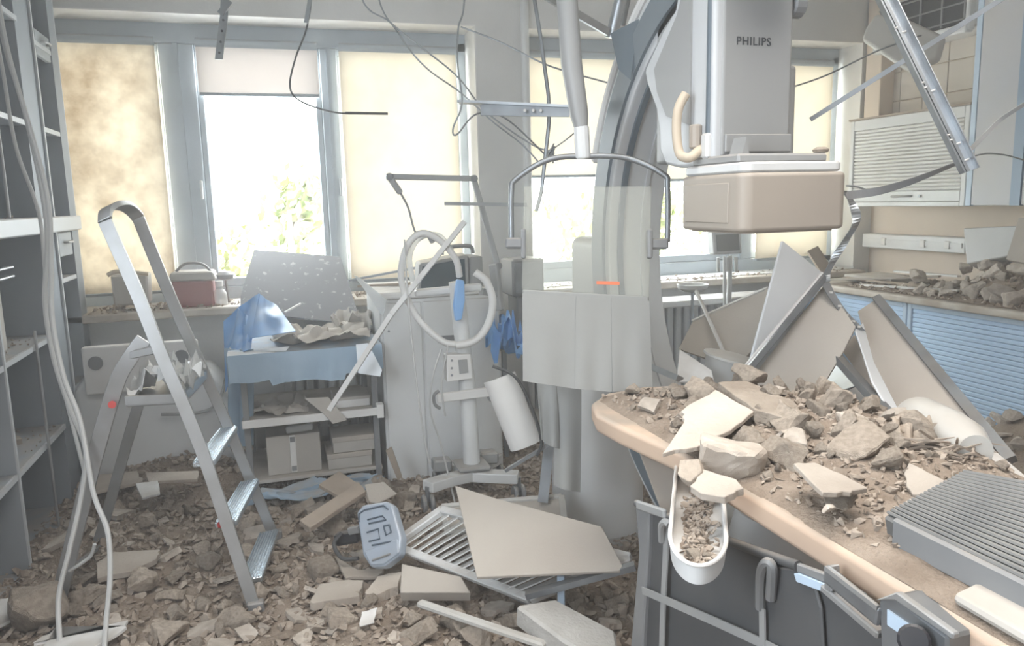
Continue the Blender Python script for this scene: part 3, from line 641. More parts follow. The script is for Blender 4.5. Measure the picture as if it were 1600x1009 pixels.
def rail(path, name='rail', w=.021, t=.011):
    P = curve(path, 4); g = G(); v = []; f = []
    for i, p in enumerate(P):
        tg = (P[min(i+1, len(P)-1)]-P[max(i-1, 0)]).normalized(); a = tg.cross(V(0, 1, 0)).normalized()*w; b = V(0, 1, 0)*t
        v += [p-a-b, p+a-b, p+a+b, p-a+b]
    for i in range(len(P)-1):
        a = 4*i; f += [(a+k, a+(k+1) % 4, a+4+(k+1) % 4, a+4+k) for k in range(4)]
    f += [(3, 2, 1, 0), tuple(4*len(P)-4+k for k in range(4))]
    return g.raw(v, f).obj(name, 'alu', ld, bevel=.004, seg=2, smooth=True)
a = rail(nr[:-1]); b = rail(fr_[:-1])
for o_, p in ((a, nr[0]), (b, fr_[0])):
    G().box(p.x-.03, p.x+.03, p.y-.018, p.y+.018, p.z-.02, p.z+.04).obj('foot_cap', 'mid', o_, bevel=.005)
for (q1, q2, q3, q4) in (((300, 719), (342, 665), (371, 667), (337, 723)), ((335, 817), (374, 746), (405, 748), (371, 819)), ((372, 905), (404, 826), (436, 828), (410, 907))):
    A, B, C_, D_ = PY(*q1, 2.80), PY(*q2, 3.20), PY(*q3, 3.22), PY(*q4, 2.80)
    zz = (A.z+B.z+C_.z+D_.z)/4
    for p in (A, B, C_, D_): p.z = zz
    s = G().prism([A, D_, C_, B], (0, 0, -.022)).obj('tread', 'tread', ld, bevel=.003)
    for k in range(7):
        u = .08+k*.13
        G().bar(A.lerp(D_, u)+V(0, 0, .001), B.lerp(C_, u)+V(0, 0, .001), .005, .004).obj('tread_ridge', 'tread', s)
PA = [PY(196, 622, 2.86), PY(290, 628, 2.83), PY(322, 591, 3.18), PY(216, 572, 3.2)]
for p in PA: p.z = .85
pl = G().prism(PA, (0, 0, -.025)).obj('platform', 'alu', ld, bevel=.004)
G().bar(PA[1]+V(0, 0, .004), PA[2]+V(0, 0, .004), .012, .03).obj('platform_edge', 'tread', pl)
G().bar(PA[0], PA[1], .014, .03).obj('platform_edge', 'alu', pl)
rn = rail([PY(225, 530, 2.86), PY(203, 560, 2.86), PY(180, 605, 2.87), PY(140, 745, 2.9), PY(85, 962, 2.96)], 'rear_leg', .026, .011)
rf = rail([PY(229, 590, 3.2), PY(205, 670, 3.24), PY(165, 808, 3.33), PY(150, 858, 3.36)], 'rear_leg', .02, .011)
for o_, p in ((rn, PY(85, 962, 2.96)), (rf, PY(150, 858, 3.36))):
    G().box(p.x-.028, p.x+.028, p.y-.018, p.y+.018, p.z-.03, p.z+.03).obj('foot_cap', 'mid', o_, bevel=.005)
G().tube([PY(175, 632, 2.84), PY(175, 632, 2.865)], .013, 12).obj('hinge_button', 'redb', ld)
G().tube([PY(343, 820, 2.80), PY(349, 818, 2.79)], .012, 10).obj('hinge_button', 'redb', ld)
G().bar(PY(200, 555, 2.86), PY(247, 545, 2.84), .02, .03).obj('hinge_plate', 'alu', ld, bevel=.004)
G().bar(PY(110, 890, 2.93), PY(160, 850, 3.36), .014, .014).obj('brace', 'alu', ld)
# rags and film lying on the platform
rd = random.Random(5)
def crumple(name, c, sx, sy, h, m, label, cat, seed, t=.002, n=14, rot=0, group=None):
    c = Vector(c); cr, sr = math.cos(rot), math.sin(rot)
    def f(u, v):
        x, y = (u-.5)*sx, (v-.5)*sy
        z = h*(.5+.9*noise.noise(V(u*3.1+seed, v*3.1, seed*.7))+.5*noise.noise(V(u*8+seed, v*8, 3)))
        e = .14*sx*noise.noise(V(u*4, v*4+seed, 9)); x += e; y += e*.6
        return c+V(x*cr-y*sr, x*sr+y*cr, max(z, .002))
    return single(name, G().grid(f, n, n, t), m, label, cat, group, smooth=True)
crumple('crumpled_film', PA[0].lerp(PA[2], .35)+V(0, 0, .004), .16, .16, .10, 'whiteb', 'crumpled whitish plastic bag lying on the stepladder platform', 'bag', 2)
crumple('clear_bag', PA[1].lerp(PA[2], .5)+V(-.04, 0, .004), .14, .26, .12, 'film', 'clear plastic bag bulging over the front edge of the stepladder platform', 'bag', 7)

# ================================================================== LOOSE CABLES IN FRONT OF THE SHELVES
def cable(px, r, m, label, name='cable', cat='cable', group=None, n=8, extra=None):
    P = [PD(*q) for q in px]
    if extra: P = extra(P)
    return single(name, G().tube(curve(P, n), r, 8), m, label, cat, group, smooth=True)
cable([(-8, -40, 2.75), (5, 60, 2.75), (40, 180, 2.75), (66, 300, 2.75), (74, 380, 2.75), (70, 470, 2.75), (84, 560, 2.72), (110, 640, 2.68), (133, 700, 2.65), (128, 770, 2.62), (108, 860, 2.58), (92, 930, 2.55), (93, 1000, 2.48), (96, 1060, 2.4)], .0085, 'cable', 'thick grey cable bending away at the stepladder foot towards the white tile shard')
cable([(-6, -20, 2.7), (12, 80, 2.7), (55, 230, 2.7), (76, 320, 2.7), (80, 420, 2.7), (82, 500, 2.68), (100, 590, 2.65), (126, 660, 2.62), (146, 770, 2.58), (168, 830, 2.55), (172, 900, 2.52), (166, 970, 2.48), (160, 1060, 2.4)], .0085, 'cable', 'thick grey cable hanging past the shelf front and looping in front of the stepladder foot')
cable([(-10, 30, 2.9), (6, 120, 2.9), (25, 230, 2.9), (60, 330, 2.9), (70, 420, 2.88), (76, 520, 2.85), (102, 620, 2.82), (120, 690, 2.8), (134, 745, 2.75)], .007, 'cable', 'thinner grey cable running close behind two thicker ones along the shelf front')
cable([(108, 892, 2.62), (140, 870, 2.62), (148, 850, 2.6)], .006, 'cable', 'short white cable end lying by the rear foot of the stepladder')

# ================================================================== BEHIND THE LADDER: things on the sill, white apparatus
t = thing('sill_case', 'pinkish grey box with a folded handle on the windowsill behind the stepladder hoop', 'box', tuple(PY(200, 478, 4.72)))
P = [PY(178, 478, 4.66), PY(232, 476, 4.66), PY(230, 428, 4.66), PY(172, 430, 4.66)]
G().prism(P, (0, .16, 0)).obj('body', 'carton', t, bevel=.01)
G().tube(curve([PY(168, 430, 4.64), PY(185, 424, 4.64), PY(232, 428, 4.64)], 5), .012).obj('handle', 'beige', t, smooth=True)
t = thing('red_container', 'dull red container with a pale lid on the windowsill', 'container', tuple(PY(300, 480, 4.72)))
G().prism([PY(270, 482, 4.66), PY(336, 480, 4.66), PY(332, 438, 4.66), PY(266, 440, 4.66)], (0, .18, 0)).obj('body', 'red', t, bevel=.012, seg=2)
G().prism([PY(262, 440, 4.65), PY(338, 438, 4.65), PY(332, 424, 4.65), (PY(266, 426, 4.65))], (0, .2, 0)).obj('lid', 'carton', t, bevel=.008)
G().tube(curve([PY(275, 424, 4.72), PY(290, 412, 4.72), PY(315, 412, 4.72), PY(330, 424, 4.72)], 5), .008).obj('handle', 'mid', t, smooth=True)
t = thing('plastic_jug', 'small light blue plastic jug on the windowsill beside the red container', 'jug', tuple(PY(346, 486, 4.7)))
c = PY(346, 486, 4.7); G().lathe([(.032, 0), (.038, .02), (.04, .1), (.03, .12), (.018, .13), (.018, .15)], c, 14).obj('body', 'film', t, smooth=True)
G().lathe([(.022, 0), (.022, .03)], c+V(0, 0, .145), 12).obj('cap', 'whiteb', t)
t = thing('sill_lamp', 'small grey jointed lamp head leaning on the windowsill beside the jug', 'lamp', tuple(PY(356, 480, 4.78)))
c = PY(352, 432, 4.78); G().lathe([(.02, -.02), (.045, -.01), (.05, .012), (.03, .03)], c, 14).obj('head', 'mid', t, smooth=True)
G().tube([c, c+V(.01, .02, -.18)], .007).obj('stem', 'mid', t)
# white wheeled apparatus under the sill
t = thing('white_apparatus', 'big rounded white apparatus housing under the windowsill behind the stepladder', 'apparatus', (-.6, 4.35, 0))
P = [(-.99, 0), (-.24, 0), (-.22, .30), (-.27, .52), (-.36, .66), (-.92, .70), (-.99, .62)]
G().prism([(x, 4.18, z) for x, z in P], (0, .36, 0)).obj('housing', 'white', t, bevel=.03, seg=3, smooth=True)
G().prism([(x, 4.14, z) for x, z in ((-.93, .60), (-.40, .60), (-.40, .84), (-.93, .84))], (0, .05, 0)).obj('upper_panel', 'whiteb', t, bevel=.012, seg=2, smooth=True)
for x in (-.87, -.48):
    G().tube([(x, 4.144, .76), (x, 4.132, .76)], .034, 18).obj('panel_knob', 'mid', t)
for x in (-.82, -.42):
    G().tube([(x, 4.144, .63), (x, 4.136, .63)], .014, 12).obj('panel_button', 'blackp', t)
G().tube(curve([(-.28, 4.16, .62), (-.33, 4.15, .50), (-.42, 4.14, .46), (-.6, 4.14, .47)], 5), .008).obj('grip_line', 'strap', t, smooth=True)

# ================================================================== TROLLEY WITH BLUE DRAPE
YT = 3.80
tr = thing('trolley', 'white equipment trolley with two shelves under a blue drape', 'trolley', (.15, 4.0, 0))
G().box(-.19, .45, YT, 4.35, .775, .80).obj('upper_shelf', 'white', tr, bevel=.005)
G().box(-.20, .46, YT-.02, 4.35, .455, .48).obj('middle_shelf', 'carton', tr, bevel=.003)
G().box(-.20, .46, YT-.032, YT-.02, .45, .49).obj('shelf_edge', 'whiteb', tr, bevel=.003)
G().box(.44, .475, YT-.035, YT+.02, .435, .505).obj('edge_cap', 'whiteb', tr, bevel=.003)
G().box(-.18, .46, YT+.02, 4.35, .15, .17).obj('lower_shelf', 'carton', tr, bevel=.003)
for x in (-.18, .44):
    for y in (YT+.03, 4.3): G().box(x-.014, x+.014, y-.014, y+.014, .02, .78).obj('leg', 'mid', tr)
def drape(u, v):
    x = -.24+.72*u
    if v < .45: y = 4.38-(.62)*(v/.45); z = 0.812+.012*noise.noise(V(u*6, v*6, 1))
    else:
        q = (v-.45)/.55; L = .125+.04*noise.noise(V(u*2.3, .4, 5))+(.03 if .25 < u < .75 else 0)
        y = 3.76-.02*q+.012*math.sin(u*26+2*noise.noise(V(u*5, 0, 0)))*q; z = 0.812-L*q
    return (x, y, z)
single('blue_drape', G().grid(drape, 60, 26, .003), 'bluedrape', 'dusty blue surgical drape spread over the trolley', 'drape', smooth=True)
def side_drape(u, v):
    return PD(350+40*u+(8*v), 545+150*v, 3.72+.1*v)+V(.015*math.sin(u*14+v*3), .02*math.cos(u*11+v*2), 0)
single('side_drape', G().grid(side_drape, 24, 14, .003), 'bluedrape', 'blue drape end hanging down in folds beside the white apparatus', 'drape', smooth=True)
def quad(a, b, c, d, amp, sd_):
    A = [PD(*q) for q in (a, b, c, d)]
    return lambda u, v: A[0].lerp(A[3], u).lerp(A[1].lerp(A[2], u), v)-fw*amp*(.5+noise.noise(V(u*3+sd_, v*3, sd_)))*math.sin(math.pi*u)**.5
g = G().grid(quad((352, 612, 3.80), (349, 502, 3.95), (405, 458, 3.98), (392, 528, 3.72), .05, 1), 16, 16, .003)
g.grid(quad((392, 528, 3.72), (405, 458, 3.98), (433, 477, 3.98), (462, 517, 3.74), .03, 4), 14, 14, .003)
g.grid(quad((357, 560, 3.74), (372, 480, 3.93), (398, 500, 3.86), (392, 545, 3.69), .04, 7), 12, 12, .003)
single('blue_sheet', g, 'bluebag', 'bright blue plastic sheet heaped up at the corner of the trolley', 'sheet', smooth=True)
single('white_paper', plate([(398, 546), (452, 541), (430, 570), (386, 560)], [(0, 3.72), (1, 3.72), (3, 3.69)], .003), 'paper', 'white paper sheet hanging over the front edge of the blue draped trolley', 'paper')
single('torn_film', plate([(556, 538), (575, 536), (597, 578), (594, 588), (560, 583)], [(0, 3.7), (1, 3.7), (3, 3.66)], .003), 'foil', 'stiff pale plastic flap hanging from the trolley corner next to the white cabinet', 'film')
single('blue_film', plate([(553, 430), (562, 434), (604, 468), (598, 495), (582, 470)], [(0, 3.95), (2, 3.7), (4, 3.8)], .003), 'film', 'light bluish film strip draped between trolley and white cabinet', 'film')
single('stained_board', plate([(397, 390), (532, 401), (560, 492), (548, 505), (375, 486), (376, 462)], [(0, 4.62), (1, 4.6), (4, 4.28)], .012), 'stain', 'grey board spotted with pale drips, leaning against the window behind the trolley', 'board')
crumple('torn_paper', (.20, 4.0, .818), .46, .40, .075, 'board', 'torn greyish paper and rags heaped on the blue draped trolley', 'paper heap', 3, n=26)
crumple('grey_cloth', (.38, 4.22, .818), .2, .24, .10, 'carton', 'dusty cloth bundle at the rear corner of the trolley beside the white cabinet', 'cloth', 11, n=16)
single('white_stick', G().bar(PD(445, 488, 3.9), PD(470, 474, 3.95), .012, .008), 'whiteb', 'short white stick poking out beside the bright blue sheet', 'stick')
# middle and lower shelf contents
P, n = plane_pts([(476, 622), (513, 620), (542, 656), (520, 662), (508, 648)], [(0, 3.8), (1, 3.82), (3, 3.74)])
single('curled_paper', G().prism(P, n*.004), 'carton', 'grey curled paper on the middle shelf of the trolley', 'paper')
t = thing('white_carton', 'flat white carton on the middle shelf of the trolley', 'carton', (.35, 4.0, .48))
G().box(.24, .42, 3.86, 4.06, .481, .53).obj('body', 'whiteb', t, bevel=.004)
G().box(.238, .422, 3.858, 4.062, .52, .536).obj('lid', 'carton', t, bevel=.003)
crumple('crumpled_wrapper', (-.02, 3.95, .481), .26, .22, .05, 'carton', 'dusty crumpled wrapping on the middle shelf of the trolley', 'wrapping', 8)
t = thing('cardboard_box', 'pale cardboard box with a taped front on the bottom shelf of the trolley', 'box', (.02, 3.95, .171))
G().box(-.10, .16, 3.86, 4.1, .171, .37).obj('body', 'carton', t, bevel=.004)
G().box(.012, .04, 3.853, 3.86, .18, .37).obj('tape', 'whiteb', t)
for z in (.20, .35): G().box(.014, .038, 3.848, 3.853, z-.012, z+.012).obj('tape_end', 'mid', t)
t = thing('wrapped_bottle', 'clear wrapped packet lying on top of the cardboard box', 'packet', (.06, 3.9, .37))
G().bar((.0, 3.90, .39), (.13, 3.88, .402), .05, .036).obj('body', 'film', t, bevel=.01, seg=2)
for k, (x, z, lab) in enumerate(((.30, .171, 'lower of two grey boxes on the bottom shelf of the trolley'), (.33, .255, 'upper of two grey boxes on the bottom shelf of the trolley'))):
    t = thing('grey_box', lab, 'box', (x, 3.95, z), 'grey boxes on the bottom shelf')
    G().box(x-.11, x+.11, 3.84, 4.05, z, z+.07).obj('body', 'carton', t, bevel=.003); G().box(x-.113, x+.113, 3.837, 4.053, z+.055, z+.082).obj('lid', 'board', t, bevel=.003)
crumple('blue_wrap', (.1, 3.72, .10), .62, .14, .06, 'bluedrape', 'flattened blue wrap lying in front of the bottom of the trolley', 'wrap', 6, n=18)

# ================================================================== WHITE CABINET AND MONITOR
t = thing('white_cabinet', 'tall white equipment cabinet standing between trolley and medical stand', 'cabinet', (.8, 4.05, 0))
X0, X1, Y0, Y1 = .49, 1.12, 3.86, 4.40
G().box(X0, X1, Y0, Y1, .02, 1.02).obj('body', 'white', t, bevel=.012, seg=3, smooth=True)
G().box(X0-.012, X1+.012, Y0-.014, Y1, 1.02, 1.055).obj('top_board', 'whiteb', t, bevel=.008, seg=2)
dd = G().box(X0+.012, .70, Y0-.012, Y0, .06, 1.0).obj('door', 'white', t, bevel=.004)
G().box(.71, X1-.012, Y0-.012, Y0, .06, 1.0).obj('door', 'white', t, bevel=.004)
G().box(.78, .87, Y0-.016, Y0-.011, .78, .815).obj('handle_slot', 'mid', dd)
G().tube([(.53, Y0-.018, .86), (.53, Y0-.01, .86)], .006, 8).obj('screw', 'mid', dd)
t = thing('monitor', 'boxy grey monitor with a dark screen on top of the white cabinet', 'monitor', tuple(PY(700, 452, 3.98)))
A = [PY(652, 456, 3.90), PY(734, 452, 3.90), PY(732, 398, 3.90), PY(655, 412, 3.90)]
G().prism(A, (.02, .22, 0)).obj('body', 'machine', t, bevel=.008)
B = [PY(658, 450, 3.895), PY(728, 446, 3.895), PY(726, 404, 3.895), PY(660, 416, 3.895)]
G().prism(B, (0, .006, 0)).obj('screen', 'screen', t)
G().box(A[1].x+.005, A[1].x+.075, 3.90, 4.12, A[1].z, A[1].z+.17).obj('side_unit', 'machine', t, bevel=.006)
G().tube(curve([A[2]+V(-.12, .1, 0), A[2]+V(-.1, .1, .035), A[2]+V(.03, .1, .04), A[2]+V(.05, .1, 0)], 5), .011).obj('carry_handle', 'mid', t, smooth=True)
single('fallen_slat', G().bar(PD(546, 438, 4.25), PD(668, 415, 4.2), .03, .012), 'steeld', 'dark metal slat bridging the windowsill and the white cabinet', 'slat')
single('fallen_slat', G().bar(PD(560, 447, 4.2), PD(640, 443, 4.15), .03, .012), 'wood', 'short brown slat lying beside the dark metal slat behind the trolley', 'slat')

# ================================================================== MEDICAL STAND
st = thing('medical_stand', 'white wheeled medical stand with control box, hose loops and a jointed arm', 'medical stand', (.86, 3.55, 0))
YS = 3.5
def sp_(px, py, dy=0): return PY(px, py, YS+dy)
G().tube([sp_(737, 722), sp_(730, 600), sp_(716, 470), sp_(712, 440)], [.042, .040, .037, .034], 14).obj('column', 'white', st, smooth=True)
G().bar(sp_(737, 730), sp_(737, 722), .16, .16).obj('hub', 'machine', st, bevel=.01)
legs = [[(735, 742, -.02), (700, 750, -.1), (668, 760, -.16)], [(735, 742, -.02), (775, 744, -.08), (810, 745, -.12)], [(735, 735, .05), (700, 728, .2), (684, 724, .32)], [(735, 735, .05), (765, 722, .2), (776, 714, .32)]]
for L_ in legs:
    q = [sp_(*p) for p in L_]
    lg = G().strip(curve(q, 4), [((q[-1]-q[0]).cross(V(0, 0, 1)).normalized())*.036]*9, .05).obj('leg', 'white', st, bevel=.006, seg=2)
    e = q[-1]
    for dx in (-.018, .018):
        G().tube([(e.x+dx-.01, e.y, e.z-.08), (e.x+dx+.01, e.y, e.z-.08)], .042, 14).obj('caster', 'mid', lg, bevel=.006)
    G().tube([(e.x, e.y, e.z-.07), (e.x, e.y, e.z)], .012).obj('caster_stem', 'steeld', lg)
cb = G().prism([sp_(697, 555, -.06), sp_(736, 553, -.06), sp_(739, 592, -.06), sp_(699, 597, -.06)], (0, .07, 0)).obj('control_box', 'whiteb', st, bevel=.006, seg=2)
for a, b in ((706, 563), (706, 575), (706, 586)): G().tube([sp_(a, b, -.064), sp_(a, b, -.058)], .006, 8).obj('button', 'mid', cb)
G().prism([sp_(716, 562, -.063), sp_(730, 561, -.063), sp_(732, 582, -.063), sp_(718, 584, -.063)], (0, .004, 0)).obj('display', 'machine', cb)
rl = G().bar(sp_(683, 622, -.05), sp_(764, 612, -.05), .018, .045).obj('accessory_rail', 'whiteb', st, bevel=.004)
for a, b in ((680, 624), (764, 614)):
    G().tube(curve([sp_(a+6, b-14, -.05), sp_(a-2, b-6, -.05), sp_(a, b+8, -.05), sp_(a+8, b+14, -.05)], 4), .008).obj('rail_hook', 'mid', rl, smooth=True)
for a, b in ((690, 724), (762, 712)): G().bar(sp_(a-14, b+2, .1), sp_(a+14, b, .1), .08, .06).obj('counterweight', 'machine', st, bevel=.008)
G().bar(sp_(648, 458, .02), sp_(752, 448, .02), .05, .035).obj('handle_bar', 'white', st, bevel=.012, seg=3, smooth=True)
arm_ = [sp_(626, 302, .1), sp_(608, 276, .1), sp_(740, 279, .1), sp_(778, 415, .1), sp_(776, 445, .06)]
G().bar(arm_[1], arm_[2], .022, .026).obj('arm_segment', 'strap', st, bevel=.004)
G().bar(arm_[2], arm_[3], .022, .026).obj('arm_segment', 'strap', st, bevel=.004)
G().bar(arm_[0], arm_[1], .024, .028).obj('arm_tip', 'strap', st, bevel=.005)
G().bar(sp_(772, 412, .1), sp_(780, 485, .08), .034, .05).obj('arm_base', 'machine', st, bevel=.006)
G().bar(sp_(752, 455, .04), sp_(780, 460, .09), .03, .03).obj('arm_bracket', 'machine', st)
for p in arm_[1:4]: G().tube([p-V(0, .02, 0), p+V(0, .02, 0)], .017, 14).obj('arm_joint', 'mid', st, bevel=.003)
G().tube(curve([arm_[0], sp_(638, 325, .1), sp_(647, 358, .09), sp_(656, 372, .05)], 6), .005).obj('arm_line', 'mid', st, smooth=True)
def hose(px, r, m='whiteb'):
    P = curve([sp_(*p) for p in px], 12); R = [r*(1+.09*(k % 2)) for k in range(len(P))]
    G().tube(P, R, 10).obj('hose', m, st, smooth=True)
hose([(718, 432, -.02), (712, 405, -.04), (690, 378, -.03), (662, 364, -.02), (640, 378, .0), (628, 412, .02), (630, 450, .03), (655, 500, .02), (690, 532, -.03), (712, 538, -.05)], .015)
hose([(645, 440, .03), (640, 400, .02), (655, 372, .0), (685, 368, 0), (706, 392, -.02)], .013, 'film')
hose([(742, 425, -.03), (760, 440, -.05), (770, 472, -.07), (762, 508, -.08), (742, 532, -.08), (712, 540, -.07)], .017)
G().tube(curve([sp_(656, 372, .05), sp_(668, 366, .03), sp_(676, 378, .0)], 5), .013).obj('hose_joint', 'machine', st, smooth=True)
for px in ([(690, 545, -.06), (676, 590, -.08), (672, 640, -.08), (688, 690, -.08), (700, 740, -.1), (712, 790, -.12)], [(700, 540, -.06), (690, 600, -.06), (696, 650, -.07)], [(632, 375, .0), (637, 460, -.2), (650, 590, -.25), (664, 690, -.25), (672, 725, -.25)]):
    G().tube(curve([sp_(*p) for p in px], 8), .0045).obj('thin_line', 'cable', st, smooth=True)
bagp = [sp_(714, 436, -.07), sp_(726, 438, -.07), sp_(727, 470, -.08), sp_(722, 500, -.09), sp_(712, 502, -.09), (sp_(709, 478, -.08))]
G().prism(bagp, (0, .03, 0)).obj('breathing_bag', 'bluebag', st, bevel=.008, seg=2, smooth=True)

# things between stand and shield
crumple('blue_plastic_bag', PD(790, 560, 4.1), .22, .22, .26, 'bluebag', 'crumpled blue plastic bag behind the medical stand', 'bag', 4, n=18)
t = thing('side_cart', 'low grey cart with a tray half hidden behind the medical stand', 'cart', (1.36, 4.2, 0))
G().box(1.18, 1.52, 4.05, 4.4, .66, .70).obj('tray', 'machine', t, bevel=.006)
for x in (1.2, 1.5):
    for y in (4.07, 4.38): G().box(x-.012, x+.012, y-.012, y+.012, 0, .66).obj('leg', 'steeld', t)
G().box(1.19, 1.51, 4.06, 4.39, .2, .22).obj('lower_tray', 'machine', t)
t = thing('grey_unit', 'grey electronic unit standing on the low cart beside the shield', 'unit', (1.42, 4.2, .70))
G().box(1.27, 1.46, 4.1, 4.32, .96, 1.17).obj('body', 'mid', t, bevel=.01)
G().box(1.30, 1.43, 4.12, 4.3, .70, .96).obj('stand_box', 'mid', t, bevel=.01)
G().box(1.285, 1.445, 4.092, 4.1, .98, 1.15).obj('front_panel', 'steeld', t)
# leaning curved white sheet and rails before the shield
P0, P1 = PD(780, 590, 3.0), PD(822, 698, 3.05); ax = (P1-P0).normalized(); sx = ax.cross(fw).normalized()
def curl(u, v):
    a = math.radians(-75+150*u); return P0.lerp(P1, v)+sx*(.062*math.sin(a))+fw*(.05-.055*math.cos(a))
single('curled_sheet', G().grid(curl, 14, 8, .006), 'whiteb', 'white curled plastic sheet leaning on edge below the medical stand arm', 'sheet', smooth=True)
cable([(770, 572, 3.0), (806, 590, 2.98), (832, 640, 2.98), (846, 690, 2.98), (838, 712, 2.98)], .006, 'black', 'black cable running along the edge of the curled white sheet')
single('metal_rail', G().bar(PD(790, 735, 3.05), PD(864, 690, 3.0), .022, .012), 'steeld', 'thin steel rail lying diagonally below the curled white sheet', 'rail')
single('metal_post', G().bar(PD(848, 785, 3.05), PD(858, 692, 3.1), .04, .02, fw), 'steeld', 'short upright steel post between the medical stand and the lead skirt', 'post')
single('white_bar', G().bar(PD(515, 640, 3.55), PD(612, 490, 3.5), .022, .03, fw).bar(PD(612, 490, 3.5), PD(726, 346, 3.5), .022, .03, fw), 'whiteb', 'long white ceiling grid bar propped slanting in front of the white cabinet', 'bar')
single('brown_board', plate([(603, 705), (612, 700), (628, 745), (622, 752)], [(0, 3.75), (1, 3.75), (3, 3.8)], .02), 'wood', 'narrow brown board leaning at the foot of the white cabinet', 'board')

# ================================================================== THINGS HANGING FROM THE BROKEN CEILING
def up_to_ceiling(p): return V(p.x, p.y, ZC-.01)
def hang_strip(px, w_, t_, m, name, label, cat, holes=True, wdir=None, hang=True, bev=0):
    P = [PD(*q) for q in px]
    if hang: P = [up_to_ceiling(P[0])]+P
    W = wdir if wdir is not None else rt
    t = thing(name, label, cat, tuple(P[-1]))
    G().strip(P, [W*w_/2]*len(P), t_).obj('strip', m, t, bevel=bev)
    return t, P
t, P = hang_strip([(352, -20, 3.6), (350, 25, 3.6), (342, 93, 3.6)], .036, .006, 'steeld', 'perforated_hanger', 'short dark perforated metal hanger dangling from the ceiling before the middle blind', 'hanger')
for k in range(4):
    p = P[2].lerp(P[3], .1+.25*k); G().tube([p-fw*.005, p+fw*.005], .006, 8).obj('hole_rim', 'blackp', t)
G().bar(PD(344, 22, 3.59), PD(360, 2, 3.59), .03, .012, fw).obj('clamp', 'steeld', t)
cable([(486, -30, 3.5), (480, 40, 3.5), (462, 90, 3.5), (453, 135, 3.5), (470, 158, 3.5), (520, 175, 3.5), (566, 177, 3.5), (606, 177, 3.5)], .004, 'black', 'black cable dropping from the ceiling and ending level before the lowered blind', extra=lambda P: [up_to_ceiling(P[0])]+P)
single('cable_sleeve', G().tube([PD(540, 176.5, 3.5), PD(606, 177.5, 3.5)], .0062, 8), 'black', 'thicker black sleeve on the level end of the dropping cable', 'sleeve')
single('hanging_clip', G().bar(PD(486, -10, 3.49), PD(478, 36, 3.49), .018, .006, fw), 'steeld', 'little steel clip where the black cable leaves the ceiling', 'clip')
for px, lab in (([(560, -20, 3.2), (610, 35, 3.2), (660, 75, 3.2), (715, 120, 3.25), (760, 175, 3.3), (830, 225, 3.3), (860, 236, 3.3)], 'thin cable sagging from the ceiling to the knot beside the shield, upper of two'),
                ([(588, -20, 3.3), (625, 55, 3.3), (665, 105, 3.3), (720, 145, 3.35), (770, 190, 3.35), (815, 225, 3.3), (846, 258, 3.3)], 'thin cable sagging from the ceiling past the pillar, lower of two'),
                ([(726, -20, 3.0), (716, 45, 3.0), (715, 100, 3.0), (722, 160, 3.0), (708, 200, 3.0), (714, 210, 3.0), (745, 178, 3.05), (790, 185, 3.1), (850, 240, 3.2)], 'thin cable hanging in a loose loop at the pillar edge')):
    cable(px, .0035, 'steeld', lab, extra=lambda P: [up_to_ceiling(P[0])]+P)
cable([(720, 42, 3.2), (780, 65, 3.2), (840, 95, 3.2), (880, 110, 3.2), (960, 132, 3.2)], .0035, 'steeld', 'thin cable crossing behind the ceiling arm of the shield')
t = thing('cable_knot', 'small knot of torn cables hanging beside the ceiling arm', 'cable knot', tuple(PD(860, 236, 3.25)))
for k in range(5):
    a = rd.uniform(0, 6); c = PD(860, 236, 3.26); G().tube(curve([c+V(.02*math.cos(a), 0, .02*math.sin(a)), c+V(-.02*math.sin(a), .01, .015), c+V(.01, -.01, -.03*math.cos(a)), c+V(.03*math.sin(a+1), 0, -.05)], 4), .0035).obj('loop', 'steeld', t, smooth=True)
cable([(862, 234, 3.25), (885, 218, 3.25), (900, 205, 3.2)], .003, 'steeld', 'very short wire from the cable knot to the ceiling arm')
# perforated rails
t = thing('perforated_rail', 'dark perforated steel rail hanging level beside the ceiling arm', 'rail', tuple(PD(820, 172, 3.0)))
G().bar(PD(752, 172, 3.0), PD(890, 174, 2.9), .008, .042, up).obj('web', 'steeld', t)
G().bar(PD(716, 159, 3.02), PD(890, 167, 2.9), .03, .010, up).obj('flange', 'steel', t)
for px in (820, 833, 845): G().tube([PD(px, 172.5, 2.93), PD(px, 172.5, 2.915)], .006, 8).obj('hole_rim', 'whiteb', t)
single('thin_rod', G().tube([up_to_ceiling(PD(826, -40, 3.15)), PD(832, -20, 3.15), PD(845, 60, 3.15), PD(857, 150, 3.15), PD(858, 190, 3.15), PD(846, 300, 3.2), PD(838, 330, 3.2)], .0085, 8), 'steeld', 'thin grey threaded rod hanging down behind the shield yoke', 'rod')
single('level_rod', G().bar(PD(695, 318, 3.6), PD(824, 320, 3.5), .012, .016), 'strap', 'thin level rod between the pillar and the hanging shield', 'rod')
single('steel_channel', G().bar(PD(838, -15, 2.9), PD(950, 50, 3.1), .03, .012, fw), 'steel', 'shiny steel channel slanting beside the ceiling arm at the top', 'channel')
single('ceiling_tube', G().tube([up_to_ceiling(PD(975, -30, 3.1)), PD(972, -10, 3.1), PD(955, 60, 3.15)], .026, 12), 'steel', 'shiny steel tube coming down beside the top of the curved arm', 'tube', smooth=True)
single('ceiling_tube', G().tube([up_to_ceiling(PD(985, -30, 3.2)), PD(982, -10, 3.2), PD(972, 40, 3.25)], .014, 12), 'steeld', 'thin dark tube just behind the shiny ceiling tube', 'tube', smooth=True)

